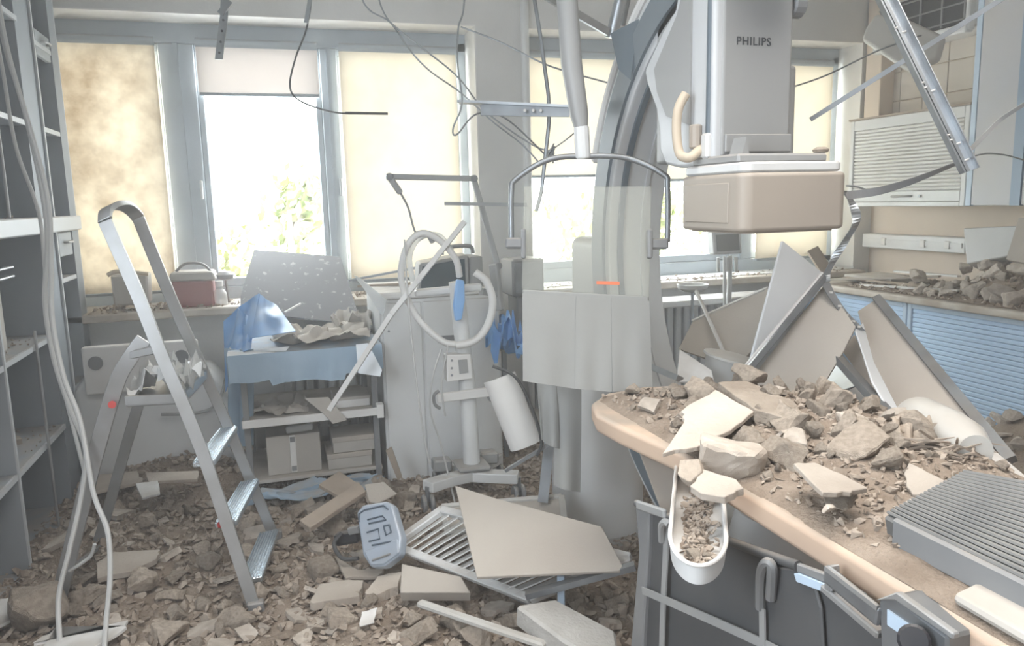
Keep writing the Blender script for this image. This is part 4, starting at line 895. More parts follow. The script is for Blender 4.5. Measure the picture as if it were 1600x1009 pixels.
# large perforated stud and T bar at the right
t = thing('metal_stud', 'long galvanised perforated stud hanging slanting before the shutter cupboard', 'metal stud', tuple(PD(1508, 268, 1.95)))
A, B = PD(1362, -40, 2.05), PD(1512, 268, 1.95); ax = (B-A).normalized(); sd_ = ax.cross(fw).normalized()
if sd_.x < 0: sd_ = -sd_
def cross(o, w2, d, m, name):
    return G().bar(A+o, B+o, w2, d, fw).obj(name, m, t)
G().obox((A+B)/2, ax*((B-A).length/2), sd_*.020, fw*.0015).obj('web', 'steel', t)
G().obox((A+B)/2-sd_*.020-fw*.010, ax*((B-A).length/2), sd_*.0012, fw*.011).obj('flange', 'steeld', t)
G().obox((A+B)/2+sd_*.020-fw*.010, ax*((B-A).length/2), sd_*.0012, fw*.011).obj('flange', 'steel', t)
G().obox((A+B)/2-fw*.003, ax*((B-A).length/2), sd_*.004, fw*.002).obj('ridge', 'steeld', t)
G().bar(up_to_ceiling(A), A, .03, .02, fw).obj('hanger', 'steeld', t)
for u_ in (.28, .31, .56, .585, .61, .82, .845, .87, .95):
    c = A.lerp(B, u_)-fw*.003+sd_*(.008 if int(u_*100) % 2 else -.008); G().tube([c-sd_*.006, c+sd_*.006], .003, 6).obj('slot', 'whiteb', t)
single('tee_bar', G().bar(PD(1266, 187, 2.35), PD(1585, -14, 2.1), .014, .018, fw).bar(PD(1585, -14, 2.1), up_to_ceiling(PD(1590, -30, 2.1)), .014, .014), 'steeld', 'thin grey ceiling bar slanting behind the perforated stud', 'bar')
single('thin_wire', G().tube(curve([PD(1232, 138, 3.6), PD(1290, 118, 3.6), PD(1370, 80, 3.4), PD(1440, 55, 3.3)], 5), .004, 6), 'steeld', 'thin wire stretched across the far window beside the tiles', 'wire')
def twist(px, w_, m, label, tw=2.2, name='torn_strap', cat='strap', t_=.0015):
    P = curve([PD(*q) for q in px], 8); W = []
    for i, p in enumerate(P):
        tg = (P[min(i+1, len(P)-1)]-P[max(i-1, 0)]).normalized(); a = tg.cross(fw).normalized(); b = tg.cross(a); q = i/len(P)*tw
        W.append((a*math.cos(q)+b*math.sin(q))*w_*(.5 if i not in (0, len(P)-1) else .3))
    return single(name, G().strip(P, W, t_), m, label, cat)
twist([(1322, 305, 2.1), (1365, 300, 2.1), (1410, 288, 2.1), (1448, 274, 2.05), (1492, 256, 2.0)], .022, 'mid', 'torn dark strap twisting from the detector to the perforated stud', 1.2)
twist([(1512, 238, 2.0), (1540, 210, 2.0), (1570, 182, 2.0), (1640, 140, 1.9)], .012, 'strap', 'light grey strap stretched from the stud end towards the tall cupboard', .6)
cable([(1516, 246, 2.4), (1540, 240, 2.6), (1570, 242, 2.9), (1600, 250, 3.1)], .003, 'steeld', 'thin cable below the stud end running across the tall cupboard door')
cable([(1322, 290, 2.2), (1340, 292, 2.2), (1362, 300, 2.2)], .0025, 'steeld', 'short loose wire at the corner of the x-ray detector')
single('cable', G().tube(curve([PX(1318, 348, 4.292), PX(1331, 333, 4.292), PX(1328, 316, 4.292), PX(1334, 300, 4.292)]), .004, 6), 'steeld', 'thin cable hanging on the wall below the shutter cupboard', 'cable')

# ================================================================== BENT METAL AND PANELS BEHIND THE TABLE
t = thing('bent_stud', 'standing bent steel strip twisted at the top and perforated lower down', 'metal strip', tuple(PD(1165, 580, 2.45)))
twp = [(1318, 298, 2.5), (1332, 318, 2.5), (1338, 345, 2.5), (1322, 375, 2.52), (1306, 400, 2.55), (1293, 425, 2.58), (1290, 440, 2.58)]
P = curve([PD(*q) for q in twp], 6)
W = [rt*.012+fw*.008*math.sin(i*.5) for i in range(len(P))]
G().strip(P, W, .003).obj('twisted_end', 'steel', t)
P = curve([PD(*q) for q in [(1289, 440, 2.58), (1300, 462, 2.56), (1318, 488, 2.54), (1335, 505, 2.52), (1346, 516, 2.52)]], 5)
G().strip(P, [rt*.016-up*.004]*len(P), .003).obj('perforated_tail', 'steeld', t)
for k, u_ in enumerate((4, 8, 11, 14, 17)): G().tube([P[u_]-fw*.004-rt*.004, P[u_]-fw*.004+rt*.006], .004, 6).obj('hole_rim', 'whiteb', t)
G().bar(PD(1165, 582, 2.45), PD(1290, 430, 2.6), .02, .03, fw).obj('lower_profile', 'steeld', t, bevel=.002)
G().bar(PD(1160, 577, 2.44), PD(1284, 426, 2.59), .006, .012, fw).obj('profile_lip', 'whiteb', t)
def panel(px, an, th_, m, label, name='ceiling_panel', edge=None, group=None):
    P, n = plane_pts(px, an); t = thing(name, label, 'panel', tuple(min(P, key=lambda p: p.z)), group)
    G().prism(P, n*th_).obj('board', m, t, bevel=.0015)
    if edge:
        for i, j, w2, d, mm in edge: G().bar(P[i]-n*.002, P[j]-n*.002, w2, d, n).obj('edge_profile', mm, t)
    return t
panel([(1223, 376), (1288, 428), (1170, 575)], [(0, 2.78), (1, 2.88), (2, 2.5)], .01, 'paper', 'white triangular broken panel standing on its point behind the bent steel strip')
panel([(1082, 502), (1200, 450), (1190, 530), (1150, 575), (1060, 545)], [(0, 3.2), (1, 3.1), (3, 2.95)], .012, 'board', 'grey panel leaning behind the white triangular one', edge=[(0, 1, .008, .012, 'whiteb')])
panel([(1176, 588), (1290, 442), (1337, 510), (1320, 545), (1272, 625), (1190, 612)], [(0, 2.5), (1, 2.62), (3, 2.45)], .012, 'board', 'large beige ceiling panel leaning against the bent steel strip')
panel([(1316, 548), (1334, 522), (1362, 596), (1420, 690), (1395, 660)], [(0, 2.62), (1, 2.62), (3, 2.2)], .01, 'board', 'shaded panel wedged behind the dark steel profile')
single('steel_profile', G().bar(PD(1306, 556, 2.48), PD(1396, 656, 2.05), .03, .022, fw), 'steeld', 'short dark steel profile slanting down into the table rubble', 'profile')
panel([(1337, 515), (1349, 504), (1366, 566), (1412, 655), (1396, 652), (1363, 595)], [(0, 2.5), (1, 2.62), (3, 2.12)], .006, 'paper', 'narrow white lit panel sliver between dark profile and the long leaning panel')
panel([(1340, 486), (1370, 466), (1470, 590), (1580, 720), (1540, 735), (1425, 700), (1362, 565)], [(0, 2.75), (1, 2.75), (3, 1.95)], .014, 'board', 'long cream panel with a dark metal edge leaning before the blue cabinets', edge=[(1, 3, .028, .022, 'steeld')])
panel([(1310, 616), (1343, 601), (1420, 665), (1380, 680)], [(0, 2.35), (1, 2.4), (3, 2.1)], .008, 'whiteb', 'small white panel piece lying flat behind the table rubble')
panel([(1062, 545), (1112, 578), (1116, 596), (1058, 596)], [(0, 2.7), (1, 2.65), (3, 2.6)], .008, 'whiteb', 'small white triangular panel behind the tip of the table')
panel([(1290, 590), (1312, 570), (1345, 605), (1280, 625)], [(0, 2.75), (1, 2.75), (3, 2.6)], .01, 'steeld', 'dark plate in the gap under the large beige panel')
panel([(1136, 528), (1156, 522), (1190, 545), (1172, 575), (1138, 560)], [(0, 3.1), (1, 3.1), (3, 2.9)], .02, 'mid', 'dark grey box lid lying below the leaning grey panel')
panel([(1490, 680), (1538, 690), (1650, 782), (1600, 800), (1510, 738)], [(0, 1.95), (1, 1.95), (3, 1.45)], .012, 'whiteb', 'pale plastic panel sloping from the milky canister to the ribbed lid')
# milky canister
t = thing('milky_canister', 'milky translucent plastic canister lying on the rubble against the cream panel', 'canister', tuple(PD(1480, 680, 1.85)))
A, B = PD(1432, 655, 1.95), PD(1525, 705, 1.62)
axc = (B-A).normalized(); Lc = (B-A).length
G().lathe([(.01, 0), (.058, .004), (.062, .02), (.062, Lc*.55), (.056, Lc*.8), (.035, Lc)], A, 20, axc).obj('body', 'milky', t, smooth=True)
cp = [(1418, 648), (1460, 624), (1490, 655), (1450, 680)]
P, n = plane_pts(cp, [(0, 1.98), (1, 2.0), (3, 1.9)]); G().prism(P, n*.03).obj('base_block', 'milky', t, bevel=.006)
# stand with monitor and ring basin at the far window
t = thing('drip_stand', 'white pole stand with a small screen and hooks before the far window', 'stand', (2.75, 4.25, 0))
A = PY(1139, 480, 4.2)
G().tube([(A.x, 4.2, 0), (A.x, 4.2, 1.12)], .016, 10).obj('pole', 'white', t, smooth=True)
G().tube([PY(1132, 400, 4.2), PY(1132, 490, 4.2)], .010, 8).obj('side_tube', 'white', t)
s = G().prism([PY(1116, 398, 4.18), PY(1160, 396, 4.18), PY(1158, 360, 4.18), PY(1113, 362, 4.18)], (0, .07, 0)).obj('screen_case', 'white', t, bevel=.008)
G().prism([PY(1121, 393, 4.176), PY(1156, 391, 4.176), PY(1154, 365, 4.176), PY(1119, 367, 4.176)], (0, .005, 0)).obj('screen', 'lead', s)
for a in (1122, 1136, 1150): G().tube([PY(a, 402, 4.19), PY(a, 424, 4.19)], .011, 8).obj('hook', 'white', t)
for k in range(5):
    a = 2*math.pi*k/5; G().bar((A.x, 4.2, .06), (A.x+.25*math.cos(a), 4.2+.1*math.sin(a), .04), .03, .02).obj('leg', 'white', t)
t = thing('basin_stand', 'thin metal ring basin on a slender stand behind the x-ray arm', 'basin stand', tuple(PY(1082, 560, 3.9)))
c = PY(1082, 447, 3.9)
G().lathe([(.05, -.03), (.085, -.01), (.09, .012), (.084, .012), (.078, -.005), (.04, -.022)], c, 24).obj('basin', 'white', t, smooth=True)
G().tube([c-V(0, 0, .02), V(c.x, c.y, 0)], .009, 8).obj('pole', 'steel', t)
single('thin_leg_pole', G().tube([PD(1088, 455, 3.3), PD(1140, 570, 2.9), PD(1166, 580, 2.7)], .008, 8), 'white', 'thin bent white tube leaning in front of the radiator', 'tube', smooth=True)
single('short_tube', G().tube([PD(1070, 535, 3.2), PD(1116, 534, 3.2)], .008, 8), 'white', 'short level white tube below the ring basin', 'tube')
single('steel_side_rail', G().bar(PD(1010, 570, 2.75), PD(1062, 592, 2.6), .02, .03, fw), 'steel', 'steel side rail slanting from the x-ray arm to the table tip', 'rail')
t = thing('grey_pouch', 'translucent grey plastic tub lying behind the table tip', 'tub', tuple(PD(1130, 600, 2.8)))
c = PD(1130, 600, 2.8); G().lathe([(.05, 0), (.075, .01), (.085, .09), (.09, .1)], c, 18, (.2, -.1, 1)).obj('tub', 'film', t, smooth=True)
G().lathe([(.09, .1), (.096, .1), (.096, .108), (.09, .108)], c, 18, (.2, -.1, 1)).obj('rim', 'milky', t, smooth=True)
# clutter on the right worktop, behind the heap
t = thing('dark_tray', 'flat dark tray on the worktop below the cable trunking', 'tray', tuple(PZ(1370, 412, .89)))
G().box(3.80, 4.12, 4.0, 4.45, .886, .91).obj('base', 'mid', t, bevel=.006)
G().box(3.81, 4.11, 4.01, 4.44, .91, .93).obj('lid', 'carton', t, bevel=.004)
for a, b, w_, m, lab in (((1300, 436, 3.66, .90), (1470, 404, 3.95, .96), .05, 'board', 'long pale lath lying across the far worktop'), ((1345, 440, 3.64, .893), (1500, 420, 3.8, .91), .03, 'whiteb', 'white strip lying on the worktop in front of the lath'), ((1400, 398, 4.05, .95), (1500, 410, 4.05, .96), .03, 'whiteb', 'short white strip pointing at the white box on the worktop'), ((1320, 428, 3.75, .91), (1440, 432, 3.8, .91), .05, 'wood', 'brown lath at the window end of the worktop')):
    A = V(a[2], PX(a[0], a[1], a[2]).y, a[3]+.004); B = V(b[2], PX(b[0], b[1], b[2]).y, b[3]+.004)
    single('lath', G().bar(A, B, w_, .012), m, lab, 'lath')
single('plank', plate([(1262, 392), (1278, 384), (1300, 418), (1285, 428)], [(0, 4.86), (1, 4.9), (3, 4.75)], .015), 'wood', 'short plank leaning on the far windowsill beside the trunking', 'plank')

# ================================================================== THINGS LYING ON THE FLOOR
t = thing('vent_grille', 'white louvred ventilation grille lying tilted on the rubble under a ceiling tile', 'grille', tuple(PD(720, 880, 2.75)))
gpx = [(613, 852), (690, 797), (985, 872), (828, 935)]
P, n = plane_pts(gpx, [(0, 2.98), (1, 3.02), (3, 2.58)])
if n.z < 0: n = -n
e0, e1, e2, e3 = P
for a, b in ((e0, e1), (e1, e2), (e3, e2), (e0, e3)):
    G().bar(a, b, .03, .03, n).obj('frame_bar', 'white', t, bevel=.004)
for k in range(17):
    u_ = .06+k*.055; a, b = e0.lerp(e3, u_), e1.lerp(e2, u_)
    a, b = a.lerp(b, .05), a.lerp(b, .95)
    d = (b-a).normalized(); s_ = d.cross(n); tl = (s_*.8+n*.6).normalized()
    G().obox((a+b)/2, d*((b-a).length/2), tl*.024, d.cross(tl)*.0022).obj('louver', 'white', t)
G().bar(e0.lerp(e3, .72)-n*.02, e0.lerp(e3, .98)-n*.06, .01, .01).obj('bent_clip', 'steel', t)
single('ceiling_tile', plate([(711, 758), (775, 778), (940, 822), (973, 884), (968, 891), (745, 901), (728, 830)], [(0, 2.90), (2, 2.62), (5, 2.48)], .012), 'board', 'large beige ceiling tile fragment lying on the white louvred grille', 'ceiling tile', bevel=.002)
t = thing('framed_tile', 'pale framed tile lying flat behind the large ceiling tile fragment', 'ceiling tile', tuple(PD(780, 800, 3.1)))
P, n = plane_pts([(690, 792), (878, 776), (882, 812), (700, 835)], [(0, 3.2), (1, 3.1), (3, 3.0)])
if n.z < 0: n = -n
G().prism(P, n*-.012).obj('tile', 'board', t)
for k in range(4): G().bar(P[k]+n*.004, P[(k+1) % 4]+n*.004, .025, .012, n).obj('frame_bar', 'milky', t, bevel=.002)
single('steel_rail', G().bar(PD(822, 930, 2.5), PD(992, 884, 2.45), .03, .02), 'steeld', 'dull steel rail lying in front of the beige ceiling tile', 'rail')
single('white_post', G().bar(PD(877, 955, 2.52), PD(876, 898, 2.52), .024, .024, fw), 'bluel', 'short bright post standing in the rubble under the steel rail', 'post', bevel=.003)
single('wooden_lath', G().bar(PD(655, 942, 2.60), PD(852, 1008, 2.28), .03, .022), 'milky', 'long pale round edged lath lying across the rubble', 'lath', bevel=.006)
single('concrete_block', plate([(806, 945), (868, 935), (962, 985), (965, 1008), (920, 1022), (880, 1000)], [(0, 2.4), (1, 2.45), (3, 2.2)], .07), 'concrete', 'long grey concrete block at the lower edge beside the pale lath', 'block', bevel=.008)
# embossed case on its side
t = thing('tool_case', 'blue grey embossed plastic tool case standing on edge in the rubble', 'case', tuple(PD(590, 880, 2.9)))
cpx = [(556, 800), (566, 788), (604, 782), (613, 788), (627, 838), (624, 866), (600, 885), (578, 886), (566, 866)]
P, n = plane_pts(cpx, [(0, 2.98), (3, 2.93), (6, 2.82)])
G().prism(P, n*.05).obj('shell', 'case', t, bevel=.012, seg=3, smooth=True)
def on(px, py, off=.004):
    d = ray(px, py); return CAMPOS+d*((P[0]-CAMPOS).dot(n)/d.dot(n))-n*off
for px in ([(562, 815), (562, 803), (570, 797), (600, 790), (607, 796)], [(575, 812), (598, 806), (604, 812), (577, 818)], [(574, 832), (592, 826), (594, 842), (577, 846)], [(600, 822), (609, 820), (612, 832), (604, 836), (600, 822)], [(582, 852), (612, 846)]):
    G().tube([on(*q) for q in px], .0032, 6).obj('groove', 'groove', t)
G().prism([on(570, 862, .006), on(622, 842, .006), on(624, 864, .006), on(600, 882, .006), on(580, 883, .006)], n*.008).obj('base_plate', 'case', t, bevel=.003)
G().tube([on(584, 876, .010), on(612, 866, .010)], .004, 6).obj('latch', 'alu', t)
t = thing('power_tool', 'black power tool body with a cord half buried beside the blue grey case', 'power tool', tuple(PD(545, 860, 2.98)))
G().bar(PD(526, 842, 3.05), PD(562, 836, 3.02), .05, .05).obj('body', 'blackp', t, bevel=.012, seg=2)
G().tube(curve([PD(534, 832, 3.0), PD(522, 850, 2.98), (PD(535, 872, 2.95)), PD(560, 872, 2.93)], 6), .008).obj('cord', 'black', t, smooth=True)
G().bar(PD(545, 830, 3.0), PD(562, 826, 2.98), .02, .03).obj('handle', 'mid', t, bevel=.004)
for px, an, th_, m, lab in (([(468, 812), (560, 752), (572, 766), (484, 824)], [(0, 3.15), (1, 3.45), (3, 3.1)], .025, 'wood', 'long brown board lying on the rubble beside the tool case'),
        ([(498, 756), (530, 735), (560, 755), (534, 776)], [(0, 3.5), (1, 3.65), (3, 3.42)], .02, 'wood', 'short brown board crossing behind the long one at the trolley'),
        ([(570, 756), (600, 752), (620, 770), (590, 786), (576, 782)], [(0, 3.42), (1, 3.45), (3, 3.3)], .01, 'board', 'pale torn plate lying before the white cabinet'),
        ([(628, 880), (720, 900), (735, 925), (625, 925)], [(0, 2.75), (1, 2.7), (3, 2.65)], .05, 'board', 'dusty panel pushed under the louvred grille')):
    single('board', plate(px, an, th_), m, lab, 'board', bevel=.003)
TP = [(1195, 790), (1225, 800), (1350, 880), (1350, 960), (1262, 930), (1195, 880)]
single('light_tray', plate(TP, [(i, (PZ(*TP[i], z)-CAMPOS).dot(fw)) for i, z in ((0, .34), (2, .30), (4, .14))], .02), 'bluel', 'light blue plastic tray below the patient table', 'tray', bevel=.004)
single('tray_tube', G().tube([PZ(1235, 893, .30), PZ(1275, 866, .33), PZ(1312, 856, .33)], .010, 8), 'alu', 'bright tube across the light blue tray', 'tube')

# ================================================================== RUBBLE
RNG = random.Random(77)
def hull(pts):
    bm = bmesh.new()
    for p in pts: bm.verts.new(p)
    r = bmesh.ops.convex_hull(bm, input=bm.verts)
    bmesh.ops.delete(bm, geom=list({e for e in r['geom_interior']+r['geom_unused'] if isinstance(e, bmesh.types.BMVert)}), context='VERTS')
    bmesh.ops.dissolve_limit(bm, angle_limit=.25, verts=bm.verts, edges=bm.edges)
    return bm
def rock_bm(seed, sx=1, sy=.8, sz=.6, n=13, fine=2, rough=.07):
    rr = random.Random(seed); pts = []
    for _ in range(n):
        p = V(rr.uniform(-1, 1), rr.uniform(-1, 1), rr.uniform(-1, 1)); k = max(abs(p.x), abs(p.y), abs(p.z)); p = p/k*rr.uniform(.8, 1)
        pts.append((p.x*.5*sx, p.y*.5*sy, p.z*.5*sz))
    bm = hull(pts)
    if fine:
        bmesh.ops.bevel(bm, geom=bm.edges[:], offset=.035, segments=1, affect='EDGES', clamp_overlap=True)
        bmesh.ops.triangulate(bm, faces=bm.faces)
        bmesh.ops.subdivide_edges(bm, edges=[e for e in bm.edges if e.calc_length() > .2], cuts=fine, use_grid_fill=True)
        bmesh.ops.triangulate(bm, faces=bm.faces)
        for v in bm.verts:
            c = v.co; d = noise.noise_vector(c*3.2+V(seed, 0, 0))*rough+noise.noise_vector(c*9+V(0, seed, 0))*rough*.45
            v.co += d
    return bm
def shard_bm(seed, t=.12, n=7, fine=True):
    rr = random.Random(seed+100); pts = []
    a = 0
    for k in range(n):
        a = 2*math.pi*(k+rr.uniform(-.3, .3))/n; q = rr.uniform(.32, .55); pts.append(V(math.cos(a)*q, math.sin(a)*q*.75, 0))
    if fine:
        P = []
        for i, p in enumerate(pts):
            q = pts[(i+1) % n]; P.append(p)
            for s in (.33, .66): P.append(p.lerp(q, s)+V(rr.gauss(0, .018), rr.gauss(0, .018), 0))
        pts = P
    bm = bmesh.new(); m = len(pts)
    up_ = [bm.verts.new((p.x, p.y, t/2+rr.gauss(0, .004))) for p in pts]; lo = [bm.verts.new((p.x*rr.uniform(.9, 1.06), p.y*rr.uniform(.9, 1.06), -t/2+rr.gauss(0, .012))) for p in pts]
    bm.faces.new(up_); bm.faces.new(lo[::-1])
    for i in range(m): bm.faces.new((lo[i], lo[(i+1) % m], up_[(i+1) % m], up_[i]))
    return bm
def to_mesh(bm, name, m, smooth=False):
    me = bpy.data.meshes.new(name); bmesh.ops.recalc_face_normals(bm, faces=bm.faces); bm.to_mesh(me); bm.free(); me.materials.append(M[m])
    return me
ROCKS = [to_mesh(rock_bm(i, 1, RNG.uniform(.65, .95), RNG.uniform(.42, .75)), 'rubble_chunk', 'rock') for i in range(14)]
SHARDS = [to_mesh(shard_bm(i, RNG.uniform(.09, .17), RNG.randint(4, 7)), 'tile_shard', 'shard') for i in range(10)]
PALE = []
for me_ in ROCKS:
    q_ = me_.copy(); q_.materials[0] = M['pale']; PALE.append(q_)
LOW = []
for i in range(8):
    bm = rock_bm(50+i, 1, RNG.uniform(.6, 1), RNG.uniform(.3, .7), 9, 0); bmesh.ops.triangulate(bm, faces=bm.faces); bm.verts.ensure_lookup_table()
    LOW.append((np.array([v.co[:] for v in bm.verts]), np.array([[v.index for v in f.verts] for f in bm.faces]))); bm.free()

def put(mesh, loc, size, rot, label, cat, group, name):
    o = bpy.data.objects.new(name, mesh); COL.objects.link(o); o.location = loc; o.scale = (size,)*3; o.rotation_euler = rot
    return props(o, label, cat, group)
def chips(name, pts, label, cat, m='chip', parent=None):     # pts: (x, y, z, size); one uncountable mass of crumbs
    vs_, fs, k = [], [], 0
    for (x, y, z, s) in pts:
        v, f = LOW[RNG.randrange(8)]
        R = np.array(Matrix.Rotation(RNG.uniform(0, 6.28), 3, 'Z') @ Matrix.Rotation(RNG.gauss(0, .6), 3, 'X') @ Matrix.Rotation(RNG.gauss(0, .6), 3, 'Y'))
        vs_.append(v@R.T*s+np.array((x, y, z))); fs.append(f+k); k += len(v)
    vv = np.concatenate(vs_); ff = np.concatenate(fs); me = bpy.data.meshes.new(name); me.from_pydata(vv.tolist(), [], ff.tolist()); me.materials.append(M[m])
    o = bpy.data.objects.new(name, me); COL.objects.link(o); return props(o, label, cat, None, 'stuff')
def nz(x, y, s, k=0): return noise.noise(V(x*s+k, y*s-k, k*1.7))
def bed(name, fn, x0, x1, y0, y1, step, label, keep=None, m='dirt'):
    nx, ny = int((x1-x0)/step), int((y1-y0)/step); idx = {}; v = []; f = []
    for i in range(nx+1):
        for j in range(ny+1):
            x, y = x0+i*step, y0+j*step
            if keep and not keep(x, y): continue
            idx[i, j] = len(v); v.append((x, y, fn(x, y)))
    for i in range(nx):
        for j in range(ny):
            q = [(i, j), (i+1, j), (i+1, j+1), (i, j+1)]
            if all(a in idx for a in q): f.append(tuple(idx[a] for a in q))
    me = bpy.data.meshes.new(name); me.from_pydata(v, [], f); me.materials.append(M[m])
    for p in me.polygons: p.use_smooth = True
    o = bpy.data.objects.new(name, me); COL.objects.link(o); return props(o, label, 'rubble', None, 'stuff')

# ---- the floor
def hf(x, y):
    b = .045+.035*nz(x, y, 1.3, 2)+.02*nz(x, y, 4, 5)
    b += .10*math.exp(-((x+.75)**2/.16+(y-3.35)**2/.5)) + .05*math.exp(-((x-.25)**2/.5+(y-3.2)**2/.25)) + .06*math.exp(-((x-.3)**2/1.2+(y-2.3)**2/.1))
    b += .17*math.exp(-((x+.5)**2/.25+(y-4.14)**2/.05))
    return max(.004, b)
def hff(x, y): return max(.002, hf(x, y)+.014*nz(x, y, 11, 3)+.009*nz(x, y, 26, 7))
bed('floor_rubble', hff, -1.38, 3.5, 1.7, 4.72, .022, 'fine grey brown plaster dirt spread over the whole floor')
pts = []
for _ in range(9500):
    x, y = RNG.uniform(-1.1, 1.9), RNG.uniform(2.0, 4.3); s = RNG.choice((.014, .018, .022, .028, .035, .045)); s *= RNG.uniform(.8, 1.2)
    pts.append((x, y, hf(x, y)+s*.12+RNG.uniform(0, .008), s))
for _ in range(2600):
    x, y = RNG.uniform(1.65, 3.4), RNG.uniform(1.9, 4.3); s = RNG.choice((.014, .02, .028, .04)); pts.append((x, y, hf(x, y)+s*.15, s))
chips('rubble_crumbs', pts, 'small plaster crumbs strewn between the bigger chunks all over the floor', 'rubble')
placed = []
def free(x, y, r, k=.62):
    for a, b, c in placed:
        if (a-x)**2+(b-y)**2 < ((r+c)*.5*k)**2: return False
    placed.append((x, y, r)); return True
def blocked(x, y, s):
    if -.22 < x < .5 and y > 3.72: return True
    if .47 < x < 1.14 and y > 3.82: return True
    if x < -.22 and y > 3.8: return True
    if x < -1.0+s*.4 and y > 1.5: return True
    if 1.0 < x < 1.62 and y > 2.78: return True
    if s > .05 and ((.28 < x < 1.05 and 2.42 < y < 3.02) or (.6 < x < 1.1 and 3.3 < y < 3.75)): return True
    if s > .05 and ((x+.15)**2+(y-2.72)**2 < .004 or (x+.84)**2+(y-2.96)**2 < .004): return True
    return False
def where(x, y):
    if y > 3.45 and x > -.35: return 'before the trolley and the white cabinet'
    if x < -.62 and y > 2.9: return 'along the foot of the tall shelves'
    if x < .0: return 'around the feet of the stepladder'
    if x < .9: return 'in front of the louvred grille'
    return 'beside the table skirt'
def scatter(n, smin, smax, xr, yr, kind, hfun, lift, wfun, tilt, marks, sides=('shelf', 'table'), maxn=40, rocks=None):
    done = 0
    for _ in range(n*maxn):
        if done >= n: break
        s = smin+(smax-smin)*RNG.random()**1.7; x, y = RNG.uniform(*xr), RNG.uniform(*yr)
        w_ = wfun(x, y, s)
        if not w_ or not free(x, y, s): continue
        z = hfun(x, y)+s*lift
        rot = (RNG.gauss(0, tilt), RNG.gauss(0, tilt), RNG.uniform(0, 6.28))
        d, mk = min(((x-a)**2+(y-b)**2, l) for l, a, b in marks); d = math.sqrt(d)
        ml = [q for q in marks if q[0] == mk][0]; dx, dy = x-ml[1], y-ml[2]
        rel = ('close ' if d < .15 else ('' if d < .33 or abs(dy) <= abs(dx) else 'well '))+(('behind' if dy > 0 else 'before') if abs(dy) > abs(dx) else ('on the %s side of' % (sides[1] if dx > 0 else sides[0])))
        big = 'large' if s > .105 else ('fist sized' if s > .066 else ('small' if s > .034 else 'tiny'))
        pose = 'level' if abs(rot[0])+abs(rot[1]) < tilt else 'tipped'
        me = RNG.choice(rocks or ROCKS) if kind == 'rock' else RNG.choice(SHARDS)
        dd = [max(v.co[i] for v in me.vertices)-min(v.co[i] for v in me.vertices) for i in range(3)]
        form = ('flattish' if dd[2] < .55*dd[0] else ('long' if dd[1] < .74*dd[0] else 'blocky')) if kind == 'rock' else ('thin' if dd[2] < .14 else 'thick')
        nm_ = 'chunk' if kind == 'rock' else 'shard'
        lb = f'{big} {form} {nm_} {pose} {rel} the {mk}'
        if len(lb.replace('-', ' ').split()) > 15: lb = lb.replace(' close ', ' ').replace(' well ', ' ').replace('fist sized', 'medium')
        put(me, (x, y, z), s, rot, lb, 'rubble', f'plaster {nm_}s {w_}', 'rubble_chunk' if kind == 'rock' else 'tile_shard')
        done += 1
FM = [("ladder's near forefoot", -.15, 2.72), ("ladder's far forefoot", -.06, 3.27), ("ladder's near rear foot", -.85, 2.96), ("ladder's far rear foot", -.8, 3.4), ('tall shelf unit', -1.0, 3.8), ('white tile shard', -.7, 2.55), ('tool case', .28, 2.95), ('thick pale slab piece', .12, 2.6), ('white scrap', .3, 2.45), ('concrete block', .85, 2.2), ('pale lath', .5, 2.3), ('louvred grille', .75, 2.75), ('steel rail', 1.0, 2.4), ('medical stand', .85, 3.45), ('white cabinet', .6, 3.75), ('blue wrap', .1, 3.65), ('long brown board', .2, 3.3), ('tile stack', -.45, 3.8), ('table skirt', 1.0, 2.0)]
TM = [('big flat shard', 1.05, 1.85), ('holed block', 1.06, 1.62), ('ridge slab', 1.3, 1.9), ('dark broken block', 1.24, 1.5), ('triangular shard', 1.1, 1.4), ('ribbed lid', 1.25, 1.25), ('milky canister', 1.38, 1.6), ('table tip', .97, 2.05), ('peach table edge', .93, 1.4)]
CM = [("worktop window end", 3.8, 4.1), ("squarish worktop block", 3.78, 3.75), ("worktop front edge", 3.6, 3.3), ("white worktop box", 4.2, 3.6), ("largest worktop block", 3.85, 2.95), ("worktop heap crest", 4.05, 3.2)]
RM = [("dark edged leaning panel", 3.0, 2.5), ('foot of the blue cabinets', 3.5, 3.0)]
fw_ = lambda x, y, s: None if blocked(x, y, s) else 'in the floor rubble'
# pieces that can be picked out one by one
def flat(px, an, th_, m, label, name='tile_shard', cat='rubble'):
    P, n = plane_pts(px, an); c = sum(P, Vector())/len(P); r = random.Random(len(label)); Q = []
    for i, p in enumerate(P):
        q = P[(i+1) % len(P)]; Q.append(p)
        if (q-p).length > .05:
            for s in (.25, .5, .75): Q.append(p.lerp(q, s)+(c-p).normalized()*r.gauss(0, .0035))
    o = single(name, G().prism(Q, n*th_), m, label, cat, bevel=.0015)
    placed.append((c.x, c.y, .09)); return o
def zf(px, z, th_, m, label, dz=None, **kw):
    cp_ = [sum(q[i] for q in px)/len(px) for i in (0, 1)]
    for _ in range(3):
        p_ = PZ(*cp_, z); z = max(z, hf(p_.x, p_.y)+.03+th_*.5)
    an = [(0, (PZ(*px[0], z+(dz or (0, 0, 0))[0])-CAMPOS).dot(fw)), (1, (PZ(*px[1], z+(dz or (0, 0, 0))[1])-CAMPOS).dot(fw)), (2, (PZ(*px[2], z+(dz or (0, 0, 0))[2])-CAMPOS).dot(fw))]
    return flat(px, an, th_, m, label, **kw)
zf([(52, 1004), (200, 968), (190, 985), (130, 1020), (50, 1030), (84, 984)], .07, .012, 'whiteb', 'white flat tile shard in the corner below the cable ends')
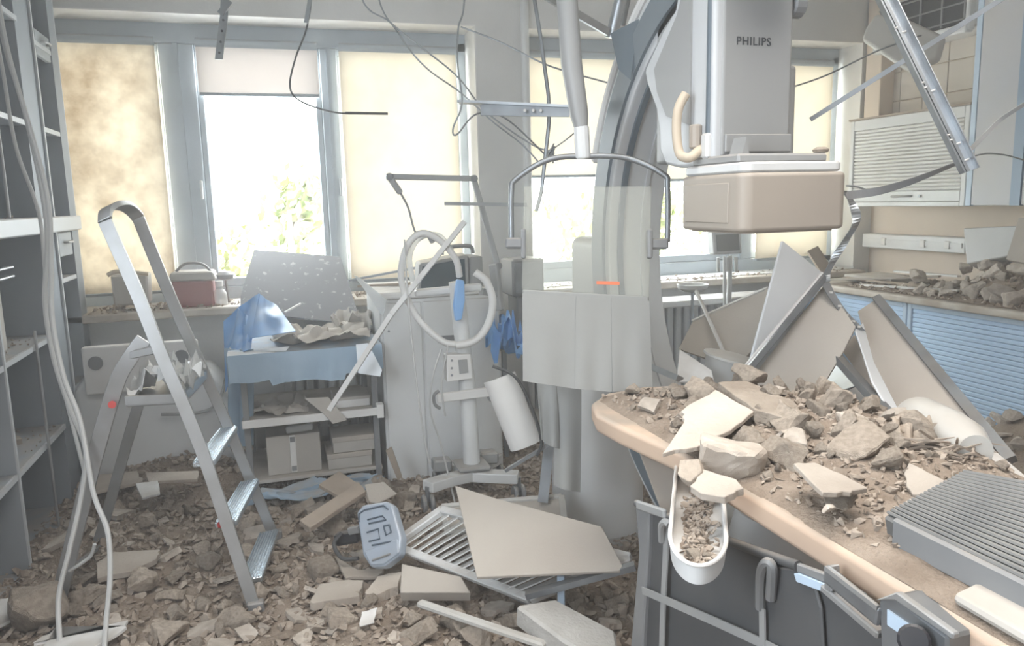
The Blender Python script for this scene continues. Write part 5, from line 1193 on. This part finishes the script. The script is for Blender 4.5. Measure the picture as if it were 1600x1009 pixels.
zf([(0, 935), (30, 930), (20, 965), (-30, 990)], .09, .012, 'whiteb', 'white tile corner at the foot of the shelves, cut by the frame edge')
zf([(150, 880), (175, 862), (250, 858), (245, 872), (205, 892), (152, 903)], .16, .022, 'shard', 'wide pale slab lying between the rear legs of the stepladder')
zf([(484, 940), (500, 912), (545, 905), (568, 906), (562, 930), (490, 942)], .09, .03, 'shard', 'thick pale slab piece in front of the tool case')
zf([(570, 925), (590, 900), (628, 892), (622, 915), (580, 932)], .10, .04, 'shard', 'thick slab piece with a broken edge next to the louvred grille')
zf([(565, 955), (590, 948), (585, 972), (562, 978)], .11, .006, 'whiteb', 'small white scrap standing up in the rubble in front of the grille', dz=(.02, .02, 0))
zf([(522, 868), (560, 890), (600, 888), (590, 900), (540, 902)], .08, .014, 'shard', 'pointed flat shard just below the blue grey tool case')
zf([(358, 690), (392, 682), (396, 700), (362, 704)], .30, .01, 'shard', 'small pale shard by the top tread of the stepladder')
for k, (px, z) in enumerate((([(148, 742), (215, 735), (222, 752), (150, 768)], .08), ([(205, 722), (262, 706), (306, 706), (300, 722), (210, 735)], .10), ([(228, 738), (310, 735), (308, 748), (232, 752)], .07), ([(262, 712), (312, 700), (318, 712), (270, 722)], .14))):
    zf(px, z, .014, 'shard', ('flat tile lying nearest the shelves in the stack by the white apparatus', 'broad flat tile in the middle of the stack by the white apparatus', 'lowest long tile at the front of the stack by the white apparatus', 'small tile on top of the stack by the white apparatus')[k])
zf([(212, 755), (246, 750), (250, 770), (222, 778)], .10, .012, 'whiteb', 'light square tile piece behind the far rear leg of the stepladder', dz=(.03, .03, 0))
zf([(172, 700), (202, 690), (196, 725), (165, 728)], .12, .012, 'shard', 'tile piece leaning by the far rear leg, next to the tile stack', dz=(.0, .04, .04))
def rock(px, py, z, s, k, label, rot=(0, 0, 0), surf=None, m=None):
    for _ in range(3):
        p = PZ(px, py, z); z = max(z, hf(p.x, p.y)+s*.22)
    placed.append((p.x, p.y, s*.8))
    me = ROCKS[k % 14]
    return put(me, p, s, rot, label, 'rubble', None, 'rubble_chunk')
rock(222, 905, .08, .13, 3, 'big brown plaster block under the wide slab between the stepladder rear legs', (.2, .1, 1))
rock(60, 950, .10, .24, 5, 'largest brown lump beside the near rear foot of the stepladder', (.1, .3, 2))
rock(140, 925, .08, .13, 7, 'rounded dark lump right behind the near rear foot of the stepladder', (.3, 0, .5))
rock(232, 815, .12, .11, 1, 'pale upright block beside the far rear leg of the stepladder', (.5, .2, 1.2))
rock(655, 990, .10, .12, 2, 'pale block at the lower frame edge before the lath', (.4, 0, .3))
rock(535, 965, .10, .12, 9, 'upright stone between the thick slab piece and the white scrap', (.8, .4, .2))
rock(800, 975, .09, .11, 4, 'pale broken block right beside the concrete block', (.2, .6, 2))
rock(770, 905, .10, .13, 8, 'dark stone below the corner of the louvred grille', (.2, .1, 2.5))
scatter(36, .10, .20, (-.98, 1.05), (2.15, 3.75), 'shard', hf, .10, fw_, .22, FM)
scatter(52, .075, .15, (-.98, 1.2), (2.12, 3.8), 'rock', hf, .20, fw_, .45, FM)
scatter(40, .055, .11, (-.98, 1.2), (2.12, 4.0), 'shard', hf, .16, fw_, .35, FM)
scatter(72, .045, .085, (-1.0, 1.25), (2.12, 4.0), 'rock', hf, .25, fw_, .6, FM)

# ---- on the patient table
placed.clear()
def on_table(x, y): return .905 < x < 1.40 and .75 < y < 2.1 and not (x < .94 and y > 1.98) and not (x < 1.0 and y > 2.06)
def ht(x, y):
    e = min((x-.885)/.16, 1); e2 = min((2.14-y)/.25, 1); e3 = 1/(1+math.exp(-(y-1.12)/.06))
    r = math.exp(-((x-1.27)/.20)**2)*math.exp(-((y-1.50)/.36)**2)
    t_ = math.exp(-((x-1.12)/.2)**2-((y-1.9)/.14)**2)
    b = .010+.07*r*max(e3, .15)+.012*t_+.012*nz(x, y, 6, 4)+.008*nz(x, y, 17, 2)+.005*nz(x, y, 40, 6)
    return ZT-.004+.011*min(1, max(0, e)*3)*min(1, max(0, e2)*3)+max(-.003, b*max(0, e)**.7*max(0, e2)**.5)
def in_top(x, y):
    return .895 < x < 1.425-.1*max(0, (y-1.55)/.3) and .3 < y < 2.1-.5*max(0, abs(x-1.1)-.12)
bed('table_rubble', ht, .86, 1.45, .5, 2.15, .009, 'fine plaster dirt heaped along the patient table', in_top)
pts = []
for _ in range(2600):
    x, y = RNG.uniform(.92, 1.41), RNG.uniform(.95, 2.08)
    if not in_top(x, y): continue
    if x < 1.0 and RNG.random() < .6: continue
    s = RNG.choice((.007, .009, .012, .016, .022))*RNG.uniform(.8, 1.3); pts.append((x, y, ht(x, y)+s*.15, s))
chips('table_crumbs', pts, 'small plaster crumbs covering the heap on the patient table', 'rubble')
flat([(1035, 708), (1068, 660), (1064, 642), (1118, 608), (1152, 628), (1178, 642), (1150, 664), (1108, 690)], [(0, 1.70), (3, 1.98), (5, 1.84)], .012, 'shard', 'big flat pale shard tilted across the tip end of the patient table', 'plaster_plate')
flat([(1122, 597), (1165, 594), (1240, 626), (1255, 650), (1235, 655), (1180, 640)], [(0, 2.02), (1, 2.04), (3, 1.80)], .03, 'rock', 'long rough ridge slab along the far edge of the patient table', 'plaster_plate')
flat([(1240, 724), (1272, 722), (1310, 738), (1356, 762), (1330, 768), (1285, 768)], [(0, 1.50), (1, 1.52), (4, 1.36)], .01, 'shard', 'thin triangular shard lying in the middle of the table rubble', 'plaster_plate')
flat([(1078, 758), (1098, 732), (1150, 748), (1162, 762), (1132, 776), (1095, 770)], [(0, 1.52), (1, 1.58), (4, 1.46)], .016, 'shard', 'flat shard lying over the table edge above the arm trough', 'plaster_plate')
flat([(1058, 740), (1062, 718), (1092, 716), (1096, 735), (1078, 752)], [(0, 1.60), (1, 1.64), (3, 1.56)], .02, 'rock', 'small grey shard wedged at the head of the arm trough', 'plaster_plate')
flat([(1412, 740), (1420, 722), (1480, 752), (1455, 772), (1425, 772)], [(0, 1.52), (1, 1.55), (3, 1.42)], .012, 'shard', 'flat shard leaning at the corner of the ribbed lid', 'plaster_plate')
flat([(1395, 795), (1440, 768), (1490, 752), (1470, 768), (1420, 800), (1432, 818), (1390, 822)], [(0, 1.40), (2, 1.52), (5, 1.36)], .006, 'board', 'crumpled dusty sheet along the left edge of the ribbed lid', 'torn_sheet')
def crag(px, py, d, s, seed, label, m='rock', sq=(1, .8, .75), rot=(0, 0, 0)):
    me = to_mesh(rock_bm(seed, *sq, n=12, fine=4, rough=.05), 'rubble_chunk', m); p = PD(px, py, d)
    o = put(me, p, s, rot, label, 'rubble', None, 'rubble_chunk'); placed.append((p.x, p.y, s*.8)); return o
crag(1148, 704, 1.66, .165, 31, 'big pale plaster block with holes beside the flat shard at the tip of the table', 'shard', (1, .85, .8), (.25, -.1, -.5))
crag(1345, 692, 1.64, .125, 39, 'dark broken block in the middle of the table heap', 'rock', (1, .8, .8), (.2, .2, .4))
crag(1250, 686, 1.70, .10, 33, 'pale layered lump left of the dark broken block on the table', 'shard', (1, .7, .5), (.1, 0, .7))
crag(1330, 663, 1.76, .10, 34, 'pale rounded lump on top of the table heap', 'shard', (1, .75, .5), (.1, .2, 0))
crag(1280, 645, 1.84, .09, 37, 'rough lump at the back of the table heap beside the ridge slab', 'rock', (1, .8, .6), (.3, 0, 1))
crag(1310, 776, 1.40, .07, 35, 'dark knobbly lump in front of the thin triangular shard', 'rock', (1, .8, .6), (0, .2, .5))
crag(1450, 718, 1.62, .08, 38, 'pale lump at the near end of the table heap before the ribbed lid', 'rock', (1, .8, .6), (.3, .1, 2))
crag(1300, 797, 1.34, .036, 36, 'small pale chip alone near the peach table edge', 'shard', (1, .6, .5), (.4, 0, .3))
# crumpled cardboard and torn fibres
def crump(u, v):
    p = PD(1392+58*u, 654+42*v, 1.72-.06*v); return p-fw*(.03*abs(noise.noise(V(u*6, v*2, 4)))+.022*math.sin(u*19)*(.4+v*.6))+V(0, 0, .008*math.sin(v*8+u*14))
single('crumpled_cardboard', G().grid(crump, 30, 14, .003), 'wood', 'crumpled brown cardboard sticking up beside the milky canister', 'cardboard')
t = thing('torn_insulation', 'ragged pale insulation fibres at the end of the table heap by the ribbed lid', 'insulation', tuple(PD(1490, 715, 1.62)))
g = G()
for _ in range(90):
    p = PD(RNG.uniform(1435, 1525), RNG.uniform(685, 738), 1.66+RNG.uniform(-.06, .04)); d = (rt*RNG.uniform(.3, 1)+up*RNG.gauss(0, .3)+fw*RNG.gauss(0, .4)).normalized()*RNG.uniform(.02, .06)
    g.tube([p-d, p+V(0, 0, RNG.uniform(0, .012)), p+d], [.002, .004, .001], 4)
props(g.obj('fibre_tuft', 'chip', t), kind='stuff')
tw_ = lambda x, y, s: ('on the patient table' if in_top(x, y) and 1.0 < x+.25*(y > 1.75) and 1.15 < y and not (x < 1.12 and y < 1.3) and not (y > 1.88 and s > .055) else None)
htz = lambda x, y: ht(x, y)
scatter(14, .05, .10, (.95, 1.42), (1.2, 2.05), 'shard', htz, .14, tw_, .35, TM, ('trough', 'cabinet'))
scatter(34, .05, .12, (.95, 1.42), (1.2, 2.05), 'rock', htz, .22, tw_, .6, TM, ('trough', 'cabinet'))
scatter(36, .022, .045, (.92, 1.42), (1.05, 2.05), 'rock', htz, .28, lambda x, y, s: 'on the patient table' if in_top(x, y) else None, .7, TM, ('trough', 'cabinet'))
# crumbs in the arm trough
pts = []
for k in range(560):
    v = RNG.random()**.8; s_ = RNG.gauss(0, .02); p = A0+dv*(Ln*v*.93)+sd*s_ if False else None
    p = PZ(1092, 712, .86).lerp(PZ(1090, 885, .86), v*.95)+V(RNG.gauss(0, .017), 0, 0); pts.append((p.x, p.y, .833+RNG.uniform(0, .006)+(.010 if v > .75 or v < .3 else 0), RNG.choice((.008, .011, .014, .02))))
chips('trough_crumbs', pts, 'brown crumbs and grit lying in the white arm trough', 'rubble')
for k, (px, py, s, lab) in enumerate(((1085, 868, .034, 'largest chip near the rounded end of the arm trough'), (1098, 775, .026, 'pale chip in the upper half of the arm trough'), (1090, 762, .024, 'smaller grey chip at the head of the arm trough'), (1103, 868, .022, 'little dark chip beside the largest one in the arm trough'))):
    put(ROCKS[k], PZ(px, py, .85), s, (.3, .2, k), lab, 'rubble', None, 'rubble_chunk')

# ---- on the worktop at the right
placed.clear()
def hc(x, y):
    r = math.exp(-((x-4.1)/.24)**2)*(1/(1+math.exp((y-3.45)/.12))); return .887+max(.001, .24*r+.02*nz(x, y, 5, 8)+.012*nz(x, y, 15, 1))*min(1, max(0, (x-3.56)/.12))*min(1, max(0, (4.3-y)/.4))
bed('worktop_rubble', hc, 3.57, 4.29, 1.75, 4.3, .03, 'fine plaster dirt heaped on the worktop over the blue cabinets')
pts = []
for _ in range(1500):
    x, y = RNG.uniform(3.58, 4.27), RNG.uniform(2.2, 4.2); s = RNG.choice((.015, .02, .028, .036)); pts.append((x, y, hc(x, y)+s*.15, s))
chips('worktop_crumbs', pts, 'small plaster crumbs along the worktop over the blue cabinets', 'rubble')
cw_ = lambda x, y, s: 'heaped on the worktop over the blue cabinets' if x < 4.26-s*.5 and (y < 3.7 or s < .08) and x > 3.58+s*.5 else None
for k, (px, py, x, s, lab) in enumerate(((1436, 432, 3.78, .13, 'squarish block at the window end of the worktop heap'), (1595, 424, 3.85, .15, 'largest dusty block at the near end of the worktop heap'), (1545, 408, 3.98, .14, 'broad block on the crest of the worktop heap'), (1510, 418, 4.0, .11, 'tapering block in the middle of the worktop heap'))):
    p = PX(px, py, x); placed.append((p.x, p.y, s)); put(PALE[k*3+1], p, s, (.3, .2, k*1.3), lab, 'rubble', None, 'rubble_chunk')
scatter(34, .08, .17, (3.62, 4.25), (2.3, 3.85), 'rock', hc, .25, cw_, .6, CM, ('front', 'wall'), rocks=PALE, maxn=40)#=PALE)
scatter(32, .04, .085, (3.58, 4.25), (2.5, 4.15), 'rock', hc, .28, cw_, .7, CM, ('front', 'wall'), rocks=PALE, maxn=40)#=PALE)
scatter(14, .05, .12, (3.62, 4.25), (2.3, 4.0), 'shard', hc, .18, cw_, .4, CM, ('front', 'wall'))
# ---- heap on the floor before the blue cabinets
placed.clear()
def hr(x, y): return .02+.40*math.exp(-((x-3.5)/.42)**2-((y-2.6)/.5)**2)+.02*nz(x, y, 6, 3)
bed('cabinet_rubble', hr, 2.5, 3.56, 1.9, 4.2, .03, 'plaster dirt heap on the floor before the blue cabinets')
rw = lambda x, y, s: 'on the floor before the blue cabinets'
scatter(20, .07, .15, (3.05, 3.52), (2.35, 3.1), 'rock', hr, .25, rw, .5, RM, ('table', 'cabinet'), rocks=PALE)#=PALE)
scatter(10, .07, .15, (3.05, 3.5), (2.35, 3.1), 'shard', hr, .2, rw, .4, RM, ('table', 'cabinet'))
# ---- window sill, shelves
pts = []
for _ in range(520):
    x = RNG.uniform(-.98, 1.2); y = RNG.uniform(4.58, 4.94); s = RNG.choice((.01, .014, .02, .03)); pts.append((x, y, .947+s*.2, s))
for _ in range(260):
    x = RNG.uniform(1.65, 4.1); y = RNG.uniform(4.64, 4.94); s = RNG.choice((.01, .014, .02, .03)); pts.append((x, y, .927+s*.2, s))
chips('sill_crumbs', pts, 'plaster crumbs strewn along both windowsills', 'rubble')
pts = []
for z, y0_, y1_, n_ in ((1.477, 2.7, 3.9, 130), (.937, 3.32, 4.0, 60), (.502, 3.32, 4.0, 90), (.93, 2.66, 3.28, 40), (.5, 2.66, 3.28, 40)):
    for _ in range(n_):
        s = RNG.choice((.008, .012, .018)); pts.append((RNG.uniform(-1.38, -1.03), RNG.uniform(y0_, y1_), z+s*.2, s))
chips('shelf_crumbs', pts, 'plaster crumbs lying on the shelves of the tall unit', 'rubble')
for k, (y, s) in enumerate(((3.36, .07), (3.47, .06), (3.56, .075), (3.66, .05), (3.28, .06))):
    put(ROCKS[k+4], (-1.12-.03*(k % 3), y, 1.475+s*.25), s, (.2, .1, k), 'grey plaster lump on the pale counter board of the shelf unit', 'rubble', 'lumps on the shelf counter', 'rubble_chunk')
for k, (y, z, s) in enumerate(((3.75, .502, .22), (3.5, .937, .16))):
    put(SHARDS[k+2], (-1.2, y, z+s*.08), s, (.03, .12, k), ('curled dusty shard on the lower shelf behind the cables', 'dusty flat shard on the middle shelf behind the cables')[k], 'rubble', None, 'tile_shard')
# plaster lumps and dust on the machine
pts = []
for _ in range(120):
    s = RNG.choice((.005, .008, .012)); pts.append((RNG.uniform(1.18, 1.46), RNG.uniform(1.74, 1.9), 1.561+s*.2, s))
chips('machine_crumbs', pts, 'plaster crumbs lying on top of the x-ray detector', 'rubble')

# ================================================================== DUST HAZE in the room's air
hm = bpy.data.materials.new('dust_haze'); hm.use_nodes = True
hn = hm.node_tree; hn.nodes.remove(hn.nodes['Principled BSDF'])
sc_ = hn.nodes.new('ShaderNodeVolumeScatter'); sc_.inputs['Color'].default_value = (.96, .97, 1, 1)
sc_.inputs['Density'].default_value = .027; sc_.inputs['Anisotropy'].default_value = .62
hn.links.new(sc_.outputs[0], hn.nodes['Material Output'].inputs['Volume'])
o = G().box(-1.41, 4.29, -2.45, 4.965, .002, 2.99).obj('dust_haze', hm); props(o, 'pale dust haze hanging in the air of the whole room', 'haze', None, 'stuff')
